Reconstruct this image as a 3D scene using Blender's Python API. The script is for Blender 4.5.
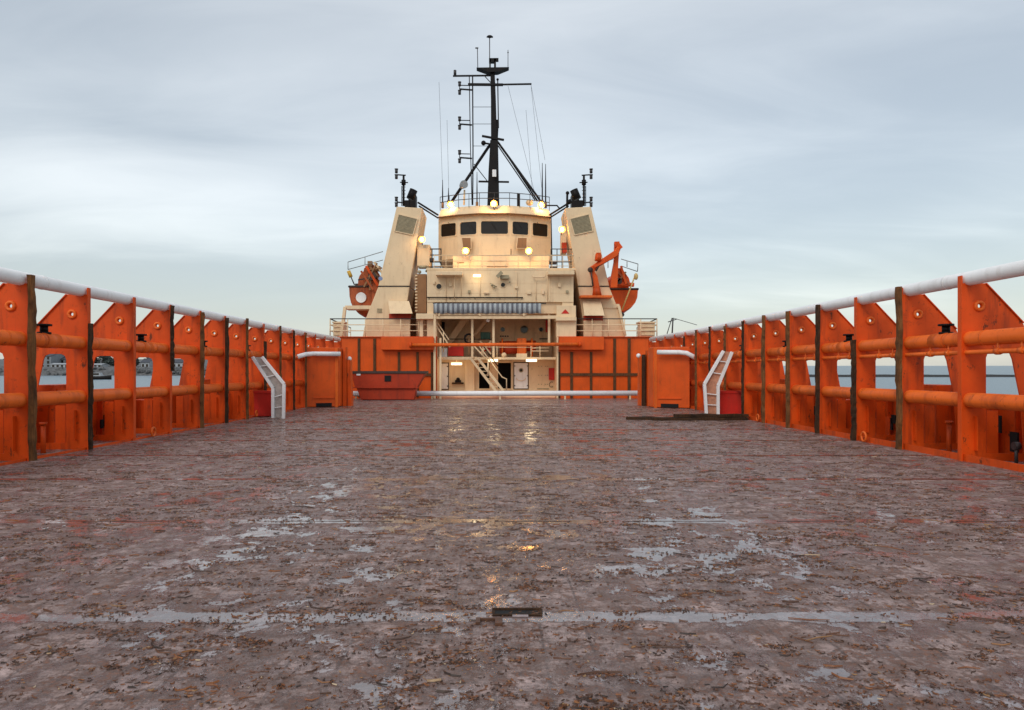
import bpy, bmesh, math, random
from mathutils import Vector, Matrix, noise
R = math.radians
random.seed(7)
for o in list(bpy.data.objects): bpy.data.objects.remove(o)
S = bpy.context.scene
COL = S.collection

# ------------------------------------------------------------------ camera, world, sun, exposure
F, CX, CY, EYE = 740.0, 495.0, 371.0, 1.7
cam_d = bpy.data.cameras.new("camera"); cam = bpy.data.objects.new("camera", cam_d); COL.objects.link(cam)
cam_d.lens = F / 1024 * 36; cam_d.sensor_width = 36; cam_d.sensor_fit = 'HORIZONTAL'
cam.location = (0, 0, EYE); cam.rotation_euler = (R(90), 0, 0)
cam_d.shift_x = (512 - CX) / 1024; cam_d.shift_y = (CY - 355) / 1024
cam_d.clip_start = 0.1; cam_d.clip_end = 20000
S.camera = cam

W = bpy.data.worlds.new("World"); S.world = W; W.use_nodes = True
wn, wl = W.node_tree.nodes, W.node_tree.links
wn.clear()
SUN_EL, SUN_AZ = 42, 205          # behind the camera, a little to the left
sky = wn.new('ShaderNodeTexSky'); sky.sky_type = 'NISHITA'; sky.sun_disc = False
sky.sun_elevation = R(SUN_EL); sky.sun_rotation = R(SUN_AZ); sky.air_density = 1.3; sky.dust_density = 0.8
skbg = wn.new('ShaderNodeBackground'); skbg.inputs['Strength'].default_value = 0.05
wl.new(sky.outputs[0], skbg.inputs[0])
tc = wn.new('ShaderNodeTexCoord')
sep = wn.new('ShaderNodeSeparateXYZ'); wl.new(tc.outputs['Generated'], sep.inputs[0])
def wmath(op, a, b=None, clamp=False):
    n = wn.new('ShaderNodeMath'); n.operation = op; n.use_clamp = clamp
    for i, v in enumerate((a, b)):
        if v is None: continue
        if isinstance(v, (int, float)): n.inputs[i].default_value = v
        else: wl.new(v, n.inputs[i])
    return n.outputs[0]
# cloud layer: direction projected on a cloud deck overhead, so streets flatten to the horizon
zz = wmath('ADD', wmath('MAXIMUM', sep.outputs[2], 0.0), 0.16)
cmb = wn.new('ShaderNodeCombineXYZ')
wl.new(wmath('DIVIDE', sep.outputs[0], zz), cmb.inputs[0]); wl.new(wmath('DIVIDE', sep.outputs[1], zz), cmb.inputs[1])
def wnoise(scale, sx, sy, rot, off, detail=5, rough=0.5, dist=0.0):
    mp = wn.new('ShaderNodeMapping'); mp.inputs['Scale'].default_value = (sx, sy, 1); mp.inputs['Rotation'].default_value = (0, 0, R(rot))
    mp.inputs['Location'].default_value = off
    wl.new(cmb.outputs[0], mp.inputs[0])
    n = wn.new('ShaderNodeTexNoise'); n.inputs['Scale'].default_value = scale; n.inputs['Detail'].default_value = detail
    n.inputs['Roughness'].default_value = rough; n.inputs['Distortion'].default_value = dist
    wl.new(mp.outputs[0], n.inputs['Vector']); return n.outputs['Fac']
n1 = wnoise(0.42, 1.0, 1.3, 12, (2.3, 0.4, 0), 3, 0.45, 0.3)
n2 = wnoise(1.5, 0.7, 1.6, -14, (5.1, 1.7, 0), 6, 0.55, 0.6)
mixn = wmath('ADD', wmath('MULTIPLY', n1, 0.70), wmath('MULTIPLY', n2, 0.30))
yy = wmath('MAXIMUM', sep.outputs[1], 0.05)
A_ = wmath('DIVIDE', sep.outputs[0], yy); E_ = wmath('DIVIDE', sep.outputs[2], yy)
def gauss(ac, aw, ec, ew, slope, amt):      # a brighter or darker bank of cloud over a stretch of sky
    da = wmath('DIVIDE', wmath('SUBTRACT', A_, ac), aw)
    de = wmath('DIVIDE', wmath('SUBTRACT', wmath('SUBTRACT', E_, ec), wmath('MULTIPLY', wmath('SUBTRACT', A_, ac), slope)), ew)
    g = wmath('POWER', 2.718, wmath('MULTIPLY', wmath('ADD', wmath('MULTIPLY', da, da), wmath('MULTIPLY', de, de)), -1.0))
    return wmath('MULTIPLY', g, amt)
for g_ in (gauss(-.42, .30, .23, .055, -.18, .13), gauss(-.62, .4, .45, .16, 0, -.13), gauss(-.42, .42, .12, .045, -.05, -.12), gauss(0, 9, .0, .15, 0, -.22), gauss(.12, .45, .25, .22, 0, .07), gauss(.08, .4, .52, .2, 0, .07), gauss(.75, .35, .12, .12, 0, -.06), gauss(.7, .3, .52, .14, 0, -.10)):
    mixn = wmath('ADD', mixn, g_)
ramp = wn.new('ShaderNodeValToRGB'); wl.new(mixn, ramp.inputs[0])
cr = ramp.color_ramp; cr.interpolation = 'B_SPLINE'
cr.elements[0].position = 0.36; cr.elements[0].color = (0.325, 0.35, 0.37, 1)
cr.elements[1].position = 0.66; cr.elements[1].color = (0.71, 0.72, 0.71, 1)
e = cr.elements.new(0.50); e.color = (0.495, 0.515, 0.52, 1)
clbg = wn.new('ShaderNodeBackground'); wl.new(ramp.outputs[0], clbg.inputs[0]); clbg.inputs['Strength'].default_value = 1.06
wadd = wn.new('ShaderNodeAddShader'); wl.new(skbg.outputs[0], wadd.inputs[0]); wl.new(clbg.outputs[0], wadd.inputs[1])
wout = wn.new('ShaderNodeOutputWorld'); wl.new(wadd.outputs[0], wout.inputs[0])

sun_d = bpy.data.lights.new("sun", 'SUN'); sun = bpy.data.objects.new("sun", sun_d); COL.objects.link(sun)
sun_d.energy = 1.15; sun_d.angle = R(24); sun_d.color = (1, 0.93, 0.84)
az = R(SUN_AZ); sd = Vector((math.sin(az) * math.cos(R(SUN_EL)), math.cos(az) * math.cos(R(SUN_EL)), math.sin(R(SUN_EL))))
sun.rotation_euler = sd.to_track_quat('Z', 'Y').to_euler()
S.view_settings.view_transform = 'Standard'; S.view_settings.look = 'None'; S.view_settings.exposure = 0.0; S.view_settings.gamma = 1
S.cycles.use_denoising = True
S.cycles.max_bounces = 6

# ------------------------------------------------------------------ helpers
def at(px, py, Y): return Vector(((px - CX) * Y / F, Y, EYE - (py - CY) * Y / F))
def XX(px, Y): return (px - CX) * Y / F
def ZZ(py, Y): return EYE - (py - CY) * Y / F

class MB:
    def __init__(s): s.bm = bmesh.new()
    def hexa(s, p):   # 8 points: bottom loop 4, top loop 4
        v = [s.bm.verts.new(q) for q in p]
        for f in ((3,2,1,0),(4,5,6,7),(0,1,5,4),(1,2,6,5),(2,3,7,6),(3,0,4,7)): s.bm.faces.new([v[i] for i in f])
        return s
    def box(s, x0, x1, y0, y1, z0, z1):
        if x0 > x1: x0, x1 = x1, x0
        return s.hexa([(x0,y0,z0),(x1,y0,z0),(x1,y1,z0),(x0,y1,z0),(x0,y0,z1),(x1,y0,z1),(x1,y1,z1),(x0,y1,z1)])
    def bpx(s, px0, py0, px1, py1, Y, d=0.1):   # a box whose front stands at depth Y
        return s.box(XX(px0,Y), XX(px1,Y), Y, Y+d, ZZ(py1,Y), ZZ(py0,Y))
    def bar(s, a, b, w, h=None, up=None):
        a, b = Vector(a), Vector(b); h = h or w; d = (b-a).normalized()
        u = Vector(up) if up else (Vector((0,0,1)) if abs(d.z) < 0.95 else Vector((0,1,0)))
        sx = d.cross(u).normalized() * (w/2); sy = sx.cross(d).normalized() * (h/2)
        return s.hexa([a-sx-sy, a+sx-sy, a+sx+sy, a-sx+sy, b-sx-sy, b+sx-sy, b+sx+sy, b-sx+sy])
    def tube(s, pts, r, n=8, caps=True):
        pts = [Vector(p) for p in pts]; rs = r if isinstance(r, (list, tuple)) else [r]*len(pts)
        rings = []
        prev = None
        for i, p in enumerate(pts):
            d = ((pts[i+1]-p) if i == 0 else (p-pts[i-1]) if i == len(pts)-1 else (pts[i+1]-p).normalized()+(p-pts[i-1]).normalized()).normalized()
            u = prev if prev is not None else (Vector((0,0,1)) if abs(d.z) < 0.9 else Vector((1,0,0)))
            sx = d.cross(u).normalized(); sy = sx.cross(d).normalized(); prev = sy
            rings.append([s.bm.verts.new(p + (sx*math.cos(2*math.pi*k/n) + sy*math.sin(2*math.pi*k/n))*rs[i]) for k in range(n)])
        for a, b in zip(rings, rings[1:]):
            for k in range(n):
                f = s.bm.faces.new([a[k], a[(k+1)%n], b[(k+1)%n], b[k]]); f.smooth = True
        if caps:
            s.bm.faces.new(rings[0][::-1]); s.bm.faces.new(rings[-1])
        return s
    def ball(s, c, r, sz=(1,1,1), seg=12):
        m = Matrix.Translation(c) @ Matrix.Diagonal((*sz, 1))
        g = bmesh.ops.create_uvsphere(s.bm, u_segments=seg, v_segments=max(6, seg//2+1), radius=r, matrix=m)
        for v in g['verts']:
            for f in v.link_faces: f.smooth = True
        return s
    def plate(s, outer, holes, off, thick, fn):    # 2-D outline with holes, fn(u, v, w) -> 3-D, w from off to off+thick
        loops = [outer] + holes; edges = []
        for lp in loops:
            vs = [s.bm.verts.new(fn(u, v, off)) for u, v in lp]
            edges += [s.bm.edges.new((vs[i], vs[(i+1) % len(vs)])) for i in range(len(vs))]
        g = bmesh.ops.triangle_fill(s.bm, use_beauty=True, edges=edges)
        fs = [f for f in g['geom'] if isinstance(f, bmesh.types.BMFace)]
        ex = bmesh.ops.extrude_face_region(s.bm, geom=fs)
        dv = Vector(fn(0,0,thick)) - Vector(fn(0,0,0))
        for v in ex['geom']:
            if isinstance(v, bmesh.types.BMVert): v.co += dv
        return s
    def prism(s, pts, dvec):
        dvec = Vector(dvec)
        a = [s.bm.verts.new(p) for p in pts]; b = [s.bm.verts.new(Vector(p)+dvec) for p in pts]
        s.bm.faces.new(a); s.bm.faces.new(b[::-1])
        for i in range(len(a)):
            j = (i+1) % len(a); s.bm.faces.new([a[j], a[i], b[i], b[j]])
        return s
    def poly_px(s, pp, Y, d): return s.prism([at(x, y, Y) for x, y in pp], (0, d, 0))
    def grid(s, rows, smooth=True, closed=False):
        V = [[s.bm.verts.new(p) for p in r] for r in rows]
        for a, b in zip(V, V[1:]):
            m = len(a)
            for k in range(m if closed else m-1):
                f = s.bm.faces.new([a[k], a[(k+1)%m], b[(k+1)%m], b[k]]); f.smooth = smooth
        return V
    def build(s, name, mat, parent=None, loc=None, bevel=0.0, recalc=True):
        if recalc: bmesh.ops.recalc_face_normals(s.bm, faces=s.bm.faces)
        me = bpy.data.meshes.new(name)
        off = Vector((0,0,0)); q = parent
        while q is not None: off += q.location; q = q.parent
        if loc is None: bmesh.ops.translate(s.bm, verts=s.bm.verts, vec=-off)
        s.bm.to_mesh(me); s.bm.free()
        for m in (mat if isinstance(mat, (list, tuple)) else [mat]): me.materials.append(m)
        o = bpy.data.objects.new(name, me); COL.objects.link(o); o.parent = parent
        if loc is not None: o.location = loc
        if bevel:
            b = o.modifiers.new("bevel", 'BEVEL'); b.width = bevel; b.segments = 2; b.limit_method = 'ANGLE'; b.angle_limit = R(40)
        return o

def tag(o, label=None, cat=None, group=None, kind=None):
    if label: o['label'] = label
    if cat: o['category'] = cat
    if group: o['group'] = group
    if kind: o['kind'] = kind
    return o
def thing(name, label, cat, loc=(0,0,0), group=None):
    o = bpy.data.objects.new(name, None); COL.objects.link(o); o.location = loc; o.empty_display_size = 0.2
    return tag(o, label, cat, group)
def struct(o): o['kind'] = 'structure'; return o

# ------------------------------------------------------------------ materials
def newmat(name):
    m = bpy.data.materials.new(name); m.use_nodes = True
    nt = m.node_tree; return m, nt.nodes, nt.links, nt.nodes['Principled BSDF']
def N_noise(n, l, vec, scale, detail=4, rough=0.55, dist=0.0):
    t = n.new('ShaderNodeTexNoise'); t.inputs['Scale'].default_value = scale; t.inputs['Detail'].default_value = detail
    t.inputs['Roughness'].default_value = rough; t.inputs['Distortion'].default_value = dist
    if vec is not None: l.new(vec, t.inputs['Vector'])
    return t.outputs['Fac']
def N_map(n, l, vec, sc=(1,1,1), rot=(0,0,0), loc=(0,0,0)):
    t = n.new('ShaderNodeMapping'); t.inputs['Scale'].default_value = sc; t.inputs['Rotation'].default_value = rot; t.inputs['Location'].default_value = loc
    l.new(vec, t.inputs[0]); return t.outputs[0]
def N_ramp(n, l, fac, stops, interp='LINEAR'):
    t = n.new('ShaderNodeValToRGB'); l.new(fac, t.inputs[0]); c = t.color_ramp; c.interpolation = interp
    while len(c.elements) < len(stops): c.elements.new(0.5)
    for e, (p, v) in zip(c.elements, stops):
        e.position = p; e.color = (v, v, v, 1) if isinstance(v, (int, float)) else (*v, 1)
    return t.outputs[0]
def N_mix(n, l, fac, a, b, mode='MIX'):
    t = n.new('ShaderNodeMix'); t.data_type = 'RGBA'; t.blend_type = mode
    for i, v in ((0, fac), (6, a), (7, b)):
        if isinstance(v, (int, float)): t.inputs[i].default_value = v if i == 0 else (v, v, v, 1)
        elif isinstance(v, tuple): t.inputs[i].default_value = (*v, 1)
        else: l.new(v, t.inputs[i])
    return t.outputs[2]
def N_math(n, l, op, a, b=0.0, clamp=False):
    t = n.new('ShaderNodeMath'); t.operation = op; t.use_clamp = clamp
    for i, v in enumerate((a, b)):
        if isinstance(v, (int, float)): t.inputs[i].default_value = v
        else: l.new(v, t.inputs[i])
    return t.outputs[0]
def N_bump(n, l, h, strength, dist, b):
    t = n.new('ShaderNodeBump'); t.inputs['Strength'].default_value = strength; t.inputs['Distance'].default_value = dist
    l.new(h, t.inputs['Height']); l.new(t.outputs[0], b.inputs['Normal'])

def paint(name, col, var=0.18, rough=0.4, dirt=(0.10,0.06,0.04), dirt_amt=0.35, rust=0.15, streak=1.0, dents=0.25):
    m, n, l, b = newmat(name)
    g = n.new('ShaderNodeNewGeometry').outputs['Position']
    big = N_noise(n, l, g, 0.9, 4, 0.6)
    c1 = tuple(x*(1-var) for x in col); c2 = tuple(min(1, x*(1+var*0.6)) for x in col)
    c = N_mix(n, l, N_ramp(n, l, big, [(0.3, 0.0), (0.7, 1.0)]), c1, c2)
    st = N_noise(n, l, N_map(n, l, g, (2.6, 2.6, 0.35)), 1.6, 5, 0.6)
    c = N_mix(n, l, N_math(n, l, 'MULTIPLY', N_ramp(n, l, st, [(0.52, 0.0), (0.75, 1.0)]), dirt_amt*streak), c, dirt)
    fine = N_noise(n, l, g, 6, 6, 0.7)
    c = N_mix(n, l, N_math(n, l, 'MULTIPLY', N_ramp(n, l, fine, [(0.58, 0.0), (0.72, 1.0)]), dirt_amt*0.8), c, dirt)
    rs = N_noise(n, l, N_map(n, l, g, (1, 1, 0.5), loc=(3,5,1)), 3.6, 8, 0.8)
    c = N_mix(n, l, N_math(n, l, 'MULTIPLY', N_ramp(n, l, rs, [(0.61, 0.0), (0.64, 1.0)]), rust*3, True), c, (0.10, 0.032, 0.012))
    l.new(c, b.inputs['Base Color'])
    rr = N_math(n, l, 'ADD', N_math(n, l, 'MULTIPLY', fine, 0.35), rough-0.17); l.new(rr, b.inputs['Roughness']); b.inputs['Specular IOR Level'].default_value = 0.25 if max(col) > 0.1 else 0.15
    N_bump(n, l, N_math(n, l, 'ADD', N_noise(n, l, g, 2.2, 3, 0.5), N_math(n, l, 'MULTIPLY', fine, 0.15)), dents, 0.03, b)
    return m
def simple(name, col, rough=0.6, metal=0.0, var=0.3, scale=8.0, bump=0.3):
    m, n, l, b = newmat(name)
    g = n.new('ShaderNodeTexCoord').outputs['Object']
    f = N_noise(n, l, g, scale, 6, 0.65)
    l.new(N_mix(n, l, N_ramp(n, l, f, [(0.3, 0.0), (0.7, 1.0)]), tuple(x*(1-var) for x in col), tuple(min(1, x*(1+var)) for x in col)), b.inputs['Base Color'])
    b.inputs['Roughness'].default_value = rough; b.inputs['Metallic'].default_value = metal
    if bump: N_bump(n, l, f, bump, 0.02, b)
    return m
def emit(name, col, strength):
    m, n, l, b = newmat(name)
    b.inputs['Base Color'].default_value = (*col, 1); b.inputs['Emission Color'].default_value = (*col, 1)
    b.inputs['Emission Strength'].default_value = strength; b.inputs['Roughness'].default_value = 0.3
    return m

ORANGE = paint('orange_paint', (0.70, 0.080, 0.006), var=0.26, rough=0.5, dirt=(0.13,0.028,0.012), dirt_amt=0.75, rust=0.3)
ORANGE2 = paint('bulkhead_orange_paint', (0.72, 0.096, 0.008), rough=0.45, dirt=(0.2,0.05,0.015), dirt_amt=0.3, rust=0.1)
PIPEOR = paint('pipe_orange_paint', (0.82, 0.15, 0.020), rough=0.4, dirt=(0.28,0.05,0.018), dirt_amt=0.6, rust=0.22)
WHITE = paint('white_paint', (0.85, 0.85, 0.85), var=0.06, rough=0.4, dirt=(0.35,0.28,0.22), dirt_amt=0.25, rust=0.04)
CREAM = paint('cream_paint', (0.80, 0.60, 0.375), var=0.07, rough=0.45, dirt=(0.42,0.24,0.12), dirt_amt=0.32, rust=0.10, dents=0.4)
TAN = paint('shaded_cream_paint_wall', (0.80, 0.58, 0.36), var=0.12, rough=0.5, dirt=(0.25,0.14,0.08), dirt_amt=0.4, rust=0.06)
RUSTOR = paint('faded_rusty_orange', (0.42, 0.095, 0.03), rough=0.6, dirt=(0.08,0.03,0.02), dirt_amt=0.8, rust=0.3)
RED = paint('red_paint', (0.42, 0.042, 0.013), rough=0.5, dirt=(0.12,0.02,0.015), dirt_amt=0.5, rust=0.2)
BRIGHTRED = paint('bright_red_paint', (0.62, 0.03, 0.02), rough=0.45, rust=0.03)
BROWN = paint('brown_louvre_paint', (0.30, 0.15, 0.065), rough=0.5)
BLACK = paint('black_paint', (0.010, 0.008, 0.008), rough=0.5, dirt=(0.03,0.02,0.012), dirt_amt=0.4, rust=0.1)
BLUE, n_, l_, b_ = newmat('striped_blue_canvas')
_g = n_.new('ShaderNodeNewGeometry').outputs['Position']; _s = n_.new('ShaderNodeSeparateXYZ'); l_.new(_g, _s.inputs[0])
_f = N_math(n_, l_, 'ABSOLUTE', N_math(n_, l_, 'SUBTRACT', N_math(n_, l_, 'FRACT', N_math(n_, l_, 'DIVIDE', _s.outputs[0], .305)), .5))
_c = N_mix(n_, l_, N_ramp(n_, l_, _f, [(0.2, 0.0), (0.3, 1.0)]), (0.17, 0.18, 0.21), (0.42, 0.46, 0.48))
_c = N_mix(n_, l_, N_math(n_, l_, 'MULTIPLY', N_ramp(n_, l_, N_noise(n_, l_, _g, 3.0, 5, .6), [(0.4, 0.0), (0.7, 1.0)]), .45), _c, (0.16, 0.15, 0.15))
l_.new(_c, b_.inputs['Base Color']); b_.inputs['Roughness'].default_value = .85
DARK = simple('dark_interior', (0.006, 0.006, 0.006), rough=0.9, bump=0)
OLIVE = simple('grille_metal', (0.34, 0.28, 0.17), rough=0.6, var=0.2, scale=5)
STEEL = simple('galvanised_steel', (0.30, 0.30, 0.29), rough=0.45, metal=0.6, scale=12)
DSTEEL = simple('dark_steel', (0.05, 0.045, 0.045), rough=0.5, metal=0.4, scale=14)
GREEN = simple('green_paint', (0.02, 0.09, 0.06), rough=0.5)
BROWNHULL = simple('dark_fender_rubber', (0.05, 0.03, 0.022), rough=0.7)
GLASS, gn, gl, gb = newmat('window_glass')
gb.inputs['Specular IOR Level'].default_value = 0.3; gb.inputs['Base Color'].default_value = (0.016, 0.012, 0.009, 1); gb.inputs['Roughness'].default_value = 0.06; gb.inputs['IOR'].default_value = 1.5
LAMP = emit('warm_lamp_glass', (1.0, 0.48, 0.12), 40)
HALO = emit('painted_lamp_halo', (1.0, 0.40, 0.07), 1.5)  # amber emission imitating the halo around a lit bulb
TUBE = emit('fluorescent_lamp_glass', (1.0, 0.92, 0.66), 1.3)

def wood_mat(name, c0, c1, rough=0.75, black=0.5):
    m, n, l, b = newmat(name); b.inputs['Specular IOR Level'].default_value = 0.2
    g = n.new('ShaderNodeNewGeometry').outputs['Position']
    grain = N_noise(n, l, N_map(n, l, g, (18, 18, 1.6)), 2.0, 7, 0.7)
    patch = N_noise(n, l, g, 2.4, 4, 0.6)
    c = N_mix(n, l, N_ramp(n, l, grain, [(0.3, 0.0), (0.7, 1.0)]), c0, c1)
    c = N_mix(n, l, N_math(n, l, 'MULTIPLY', N_ramp(n, l, patch, [(0.45, 0.0), (0.65, 1.0)]), black), c, (0.015, 0.011, 0.009))
    l.new(c, b.inputs['Base Color']); b.inputs['Roughness'].default_value = rough
    N_bump(n, l, grain, 0.7, 0.03, b); return m
TIMBER = wood_mat('weathered_timber', (0.09, 0.036, 0.012), (0.27, 0.115, 0.036), black=0.6)
TIMBER_M = wood_mat('oiled_timber', (0.045, 0.020, 0.009), (0.17, 0.075, 0.028), black=0.35)
TIMBER_D = wood_mat('tarred_timber', (0.014, 0.008, 0.005), (0.10, 0.045, 0.018), black=0.55)

# wet timber deck with puddles and seams
SEAMS = [1.85, 5.1, 8.36, 11.62, 14.9, 18.2, 21.5, 24.8, 28.1, 31.4, 34.7, 38.0, 41.3]
def deck_mat():
    m, n, l, b = newmat('wet_deck_timber')
    g = n.new('ShaderNodeNewGeometry').outputs['Position']
    sp = n.new('ShaderNodeSeparateXYZ'); l.new(g, sp.inputs[0])
    M = lambda a, c, op='MULTIPLY', cl=False: N_math(n, l, op, a, c, cl)
    big = N_noise(n, l, N_map(n, l, g, (0.22, 0.4, 1)), 1.0, 4, 0.6, 0.5)
    mid = N_noise(n, l, N_map(n, l, g, (1.3, 1.15, 1), rot=(0,0,R(14))), 1.8, 9, 0.74, 0.2)
    fine = N_noise(n, l, N_map(n, l, g, (2.8, 2.4, 1), rot=(0,0,R(-7))), 2.6, 10, 0.78, 0.2)
    grit = N_noise(n, l, N_map(n, l, g, (14, 12, 1)), 2.2, 5, 0.75)
    fib = N_noise(n, l, N_map(n, l, g, (30, 2.2, 1), rot=(0,0,R(3))), 1.0, 5, 0.7)
    scr = N_noise(n, l, N_map(n, l, g, (1.5, 7, 1), rot=(0,0,R(28))), 1.4, 7, 0.74, 0.3)
    edge = M(M(N_math(n, l, 'FRACT', M(sp.outputs[0], 0.30, 'DIVIDE')), 0.5, 'SUBTRACT'), 0.0, 'ADD')
    gap = M(N_ramp(n, l, N_math(n, l, 'ABSOLUTE', edge), [(0.455, 0.0), (0.485, 1.0)]), N_ramp(n, l, mid, [(0.40, 0.1), (0.55, 1.0)]))
    c = N_mix(n, l, N_ramp(n, l, mid, [(0.38, 0.0), (0.60, 1.0)]), (0.175, 0.098, 0.074), (0.56, 0.40, 0.365))
    wn_ = n.new('ShaderNodeTexWhiteNoise'); wn_.noise_dimensions = '1D'; l.new(N_math(n, l, 'FLOOR', M(sp.outputs[0], 0.30, 'DIVIDE')), wn_.inputs['W'])
    c = N_mix(n, l, M(wn_.outputs['Value'], 0.22), c, (0.12, 0.075, 0.06))
    c = N_mix(n, l, M(N_ramp(n, l, fib, [(0.40, 0.0), (0.70, 1.0)]), 0.4), c, (0.15, 0.088, 0.068))
    c = N_mix(n, l, M(N_ramp(n, l, scr, [(0.48, 0.0), (0.60, 1.0)]), 0.6), c, (0.115, 0.062, 0.044))
    c = N_mix(n, l, M(N_ramp(n, l, grit, [(0.50, 0.0), (0.62, 1.0)]), 0.6), c, (0.075, 0.034, 0.020))
    mush = M(N_ramp(n, l, fine, [(0.505, 0.0), (0.555, 1.0)]), N_ramp(n, l, mid, [(0.40, 0.35), (0.56, 1.0)]))
    st2 = N_noise(n, l, N_map(n, l, g, (2.6, 2.3, 1), rot=(0,0,R(12)), loc=(2,7,0)), 1.9, 9, 0.76, 0.2)
    mush = N_math(n, l, 'MAXIMUM', mush, M(N_ramp(n, l, st2, [(0.545, 0.0), (0.575, 1.0)]), N_ramp(n, l, big, [(0.35, 0.5), (0.6, 1.0)])))
    mc = N_mix(n, l, N_ramp(n, l, grit, [(0.40, 0.0), (0.60, 1.0)]), (0.026, 0.012, 0.007), (0.24, 0.072, 0.018))
    c = N_mix(n, l, M(mush, 0.88), c, mc)
    rustm = N_ramp(n, l, N_noise(n, l, N_map(n, l, g, (1.6, 2.4, 1), loc=(7,3,0)), 1.7, 9, 0.78, 0.3), [(0.665, 0.0), (0.69, 1.0)])
    c = N_mix(n, l, M(rustm, 0.32), c, (0.36, 0.075, 0.018))
    c = N_mix(n, l, M(gap, 0.5), c, (0.035, 0.02, 0.016))
    # standing water: thin film in the hollows, fuller along the seams, broken by the litter
    wob = M(M(N_noise(n, l, N_map(n, l, g, (0.5, 0.5, 1), loc=(3,9,0)), 1.0, 4, 0.6), 0.5, 'SUBTRACT'), 0.16)
    fy = M(M(N_math(n, l, 'FRACT', M(M(M(M(sp.outputs[1], wob, 'ADD'), 1.85, 'SUBTRACT'), 3.26, 'DIVIDE'), 0.5, 'ADD')), 0.5, 'SUBTRACT'), 0.0, 'ADD')
    near = N_ramp(n, l, N_math(n, l, 'ABSOLUTE', fy), [(0.012, 1.0), (0.038, 0.0)])
    pn = N_noise(n, l, N_map(n, l, g, (1.15, 0.9, 1), rot=(0,0,R(-25)), loc=(1.7,4.2,0)), 1.9, 8, 0.68, 0.3)
    pz = M(M(pn, M(near, 0.27), 'ADD'), M(M(big, 0.5, 'SUBTRACT'), 0.30), 'ADD')
    pz = M(pz, M(M(fine, 0.5, 'SUBTRACT'), 0.24), 'SUBTRACT')
    for px_, py_, rx_, ry_, am in ((-2.2, 8.3, 1.7, 1.9, .055), (2.3, 7.4, 1.5, 1.7, .06), (-1.6, 11.5, 2.4, 2.0, .035), (3.2, 4.2, 1.6, .7, .012), (-.9, 4.0, 1.5, .8, -.02), (1.2, 3.4, 3, .9, -.015), (-6, 12, 3, 6, -.03), (6.5, 12, 2.5, 6, -.03), (0, 20, 2.5, 9, .02)):   # low spots of the worn deck, where rain collects
        dx_ = M(M(sp.outputs[0], px_, 'SUBTRACT'), rx_, 'DIVIDE'); dy_ = M(M(sp.outputs[1], py_, 'SUBTRACT'), ry_, 'DIVIDE')
        pz = M(pz, M(M(2.718, M(M(M(dx_, dx_), M(dy_, dy_), 'ADD'), -1.0), 'POWER'), am), 'ADD')
    water = N_ramp(n, l, pz, [(0.56, 0.0), (0.585, 1.0)])
    film = N_ramp(n, l, pz, [(0.455, 0.0), (0.545, 1.0)])
    c = N_mix(n, l, M(film, 0.42), c, (0.11, 0.09, 0.095))
    l.new(c, b.inputs['Base Color'])
    r0 = M(M(0.66, M(film, 0.52), 'SUBTRACT'), M(M(grit, 0.5, 'SUBTRACT'), 0.5), 'ADD')
    l.new(M(M(r0, M(1.0, water, 'SUBTRACT')), 0.05, 'ADD'), b.inputs['Roughness'])
    b.inputs['Specular IOR Level'].default_value = 0.85; l.new(M(M(water, 0.45), 1.5, 'ADD'), b.inputs['IOR'])
    hh = M(M(fine, 0.9), M(fib, 0.3), 'ADD'); hh = M(hh, M(grit, 0.35), 'ADD'); hh = M(hh, M(mush, 0.5), 'ADD'); hh = M(hh, M(gap, 0.4), 'SUBTRACT')
    hh = M(hh, M(1.0, M(M(water, 0.55), M(film, 0.42), 'ADD'), 'SUBTRACT'))
    N_bump(n, l, hh, 0.7, 0.02, b)
    return m
DECK = deck_mat()

def sea_mat():
    m, n, l, b = newmat('sea_water')
    g = n.new('ShaderNodeNewGeometry').outputs['Position']
    b.inputs['Base Color'].default_value = (0.10, 0.16, 0.20, 1); b.inputs['Roughness'].default_value = 0.3
    w = N_noise(n, l, N_map(n, l, g, (0.5, 0.9, 1)), 1.2, 6, 0.6, 0.4)
    N_bump(n, l, w, 0.45, 0.5, b); return m
SEA = sea_mat()
ROCK = simple('shore_rock', (0.115, 0.115, 0.115), rough=0.9, var=0.45, scale=0.5, bump=0.8)
LAND = simple('shore_ground', (0.06, 0.07, 0.04), rough=0.95, var=0.4, scale=0.1)

# ------------------------------------------------------------------ sea, far land, breakwater
TILT = 0.00743                       # the ship lies a little down by the bow, so level sea rises slightly against the deck
def seaZ(y): return -3.0 + TILT*y
b = MB(); b.grid([[(x, y, seaZ(y)) for x in (-9000, 9000)] for y in (-2000, 12000)], smooth=False)
struct(b.build('sea', SEA))
YS = 345.0
b = MB(); rows = []
for j, (dy, dz) in enumerate([(0,-0.5),(2.5,1.2),(5,2.6),(8,3.6),(30,4.2),(160,9)]):
    r = []
    for i in range(121):
        x = -560 + i*5
        nz = noise.noise(Vector((x*0.11, dy*0.3, 3)))*1.1 if j in (1,2,3) else 0
        y = YS + dy + 7*noise.noise(Vector((x*0.012, 0.5, 0))) + 60*max(0, (x+60)/100.0)
        r.append((x, y, seaZ(y)+dz+nz))
    rows.append(r)
b.grid(rows, smooth=False)
for i in range(700):                                   # boulders along the waterline
    x = random.uniform(-480, 0); y = YS + 1 + random.random()*6 + 7*noise.noise(Vector((x*0.012, 0.5, 0))) + 60*max(0, (x+60)/100.0)
    g = bmesh.ops.create_icosphere(b.bm, subdivisions=1, radius=random.uniform(0.5, 1.3), matrix=Matrix.Translation((x, y, seaZ(y)+(y-YS)*0.45)))
    for v in g['verts']: v.co += Vector([random.uniform(-.3,.3) for _ in range(3)])
struct(b.build('shore', ROCK))

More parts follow.
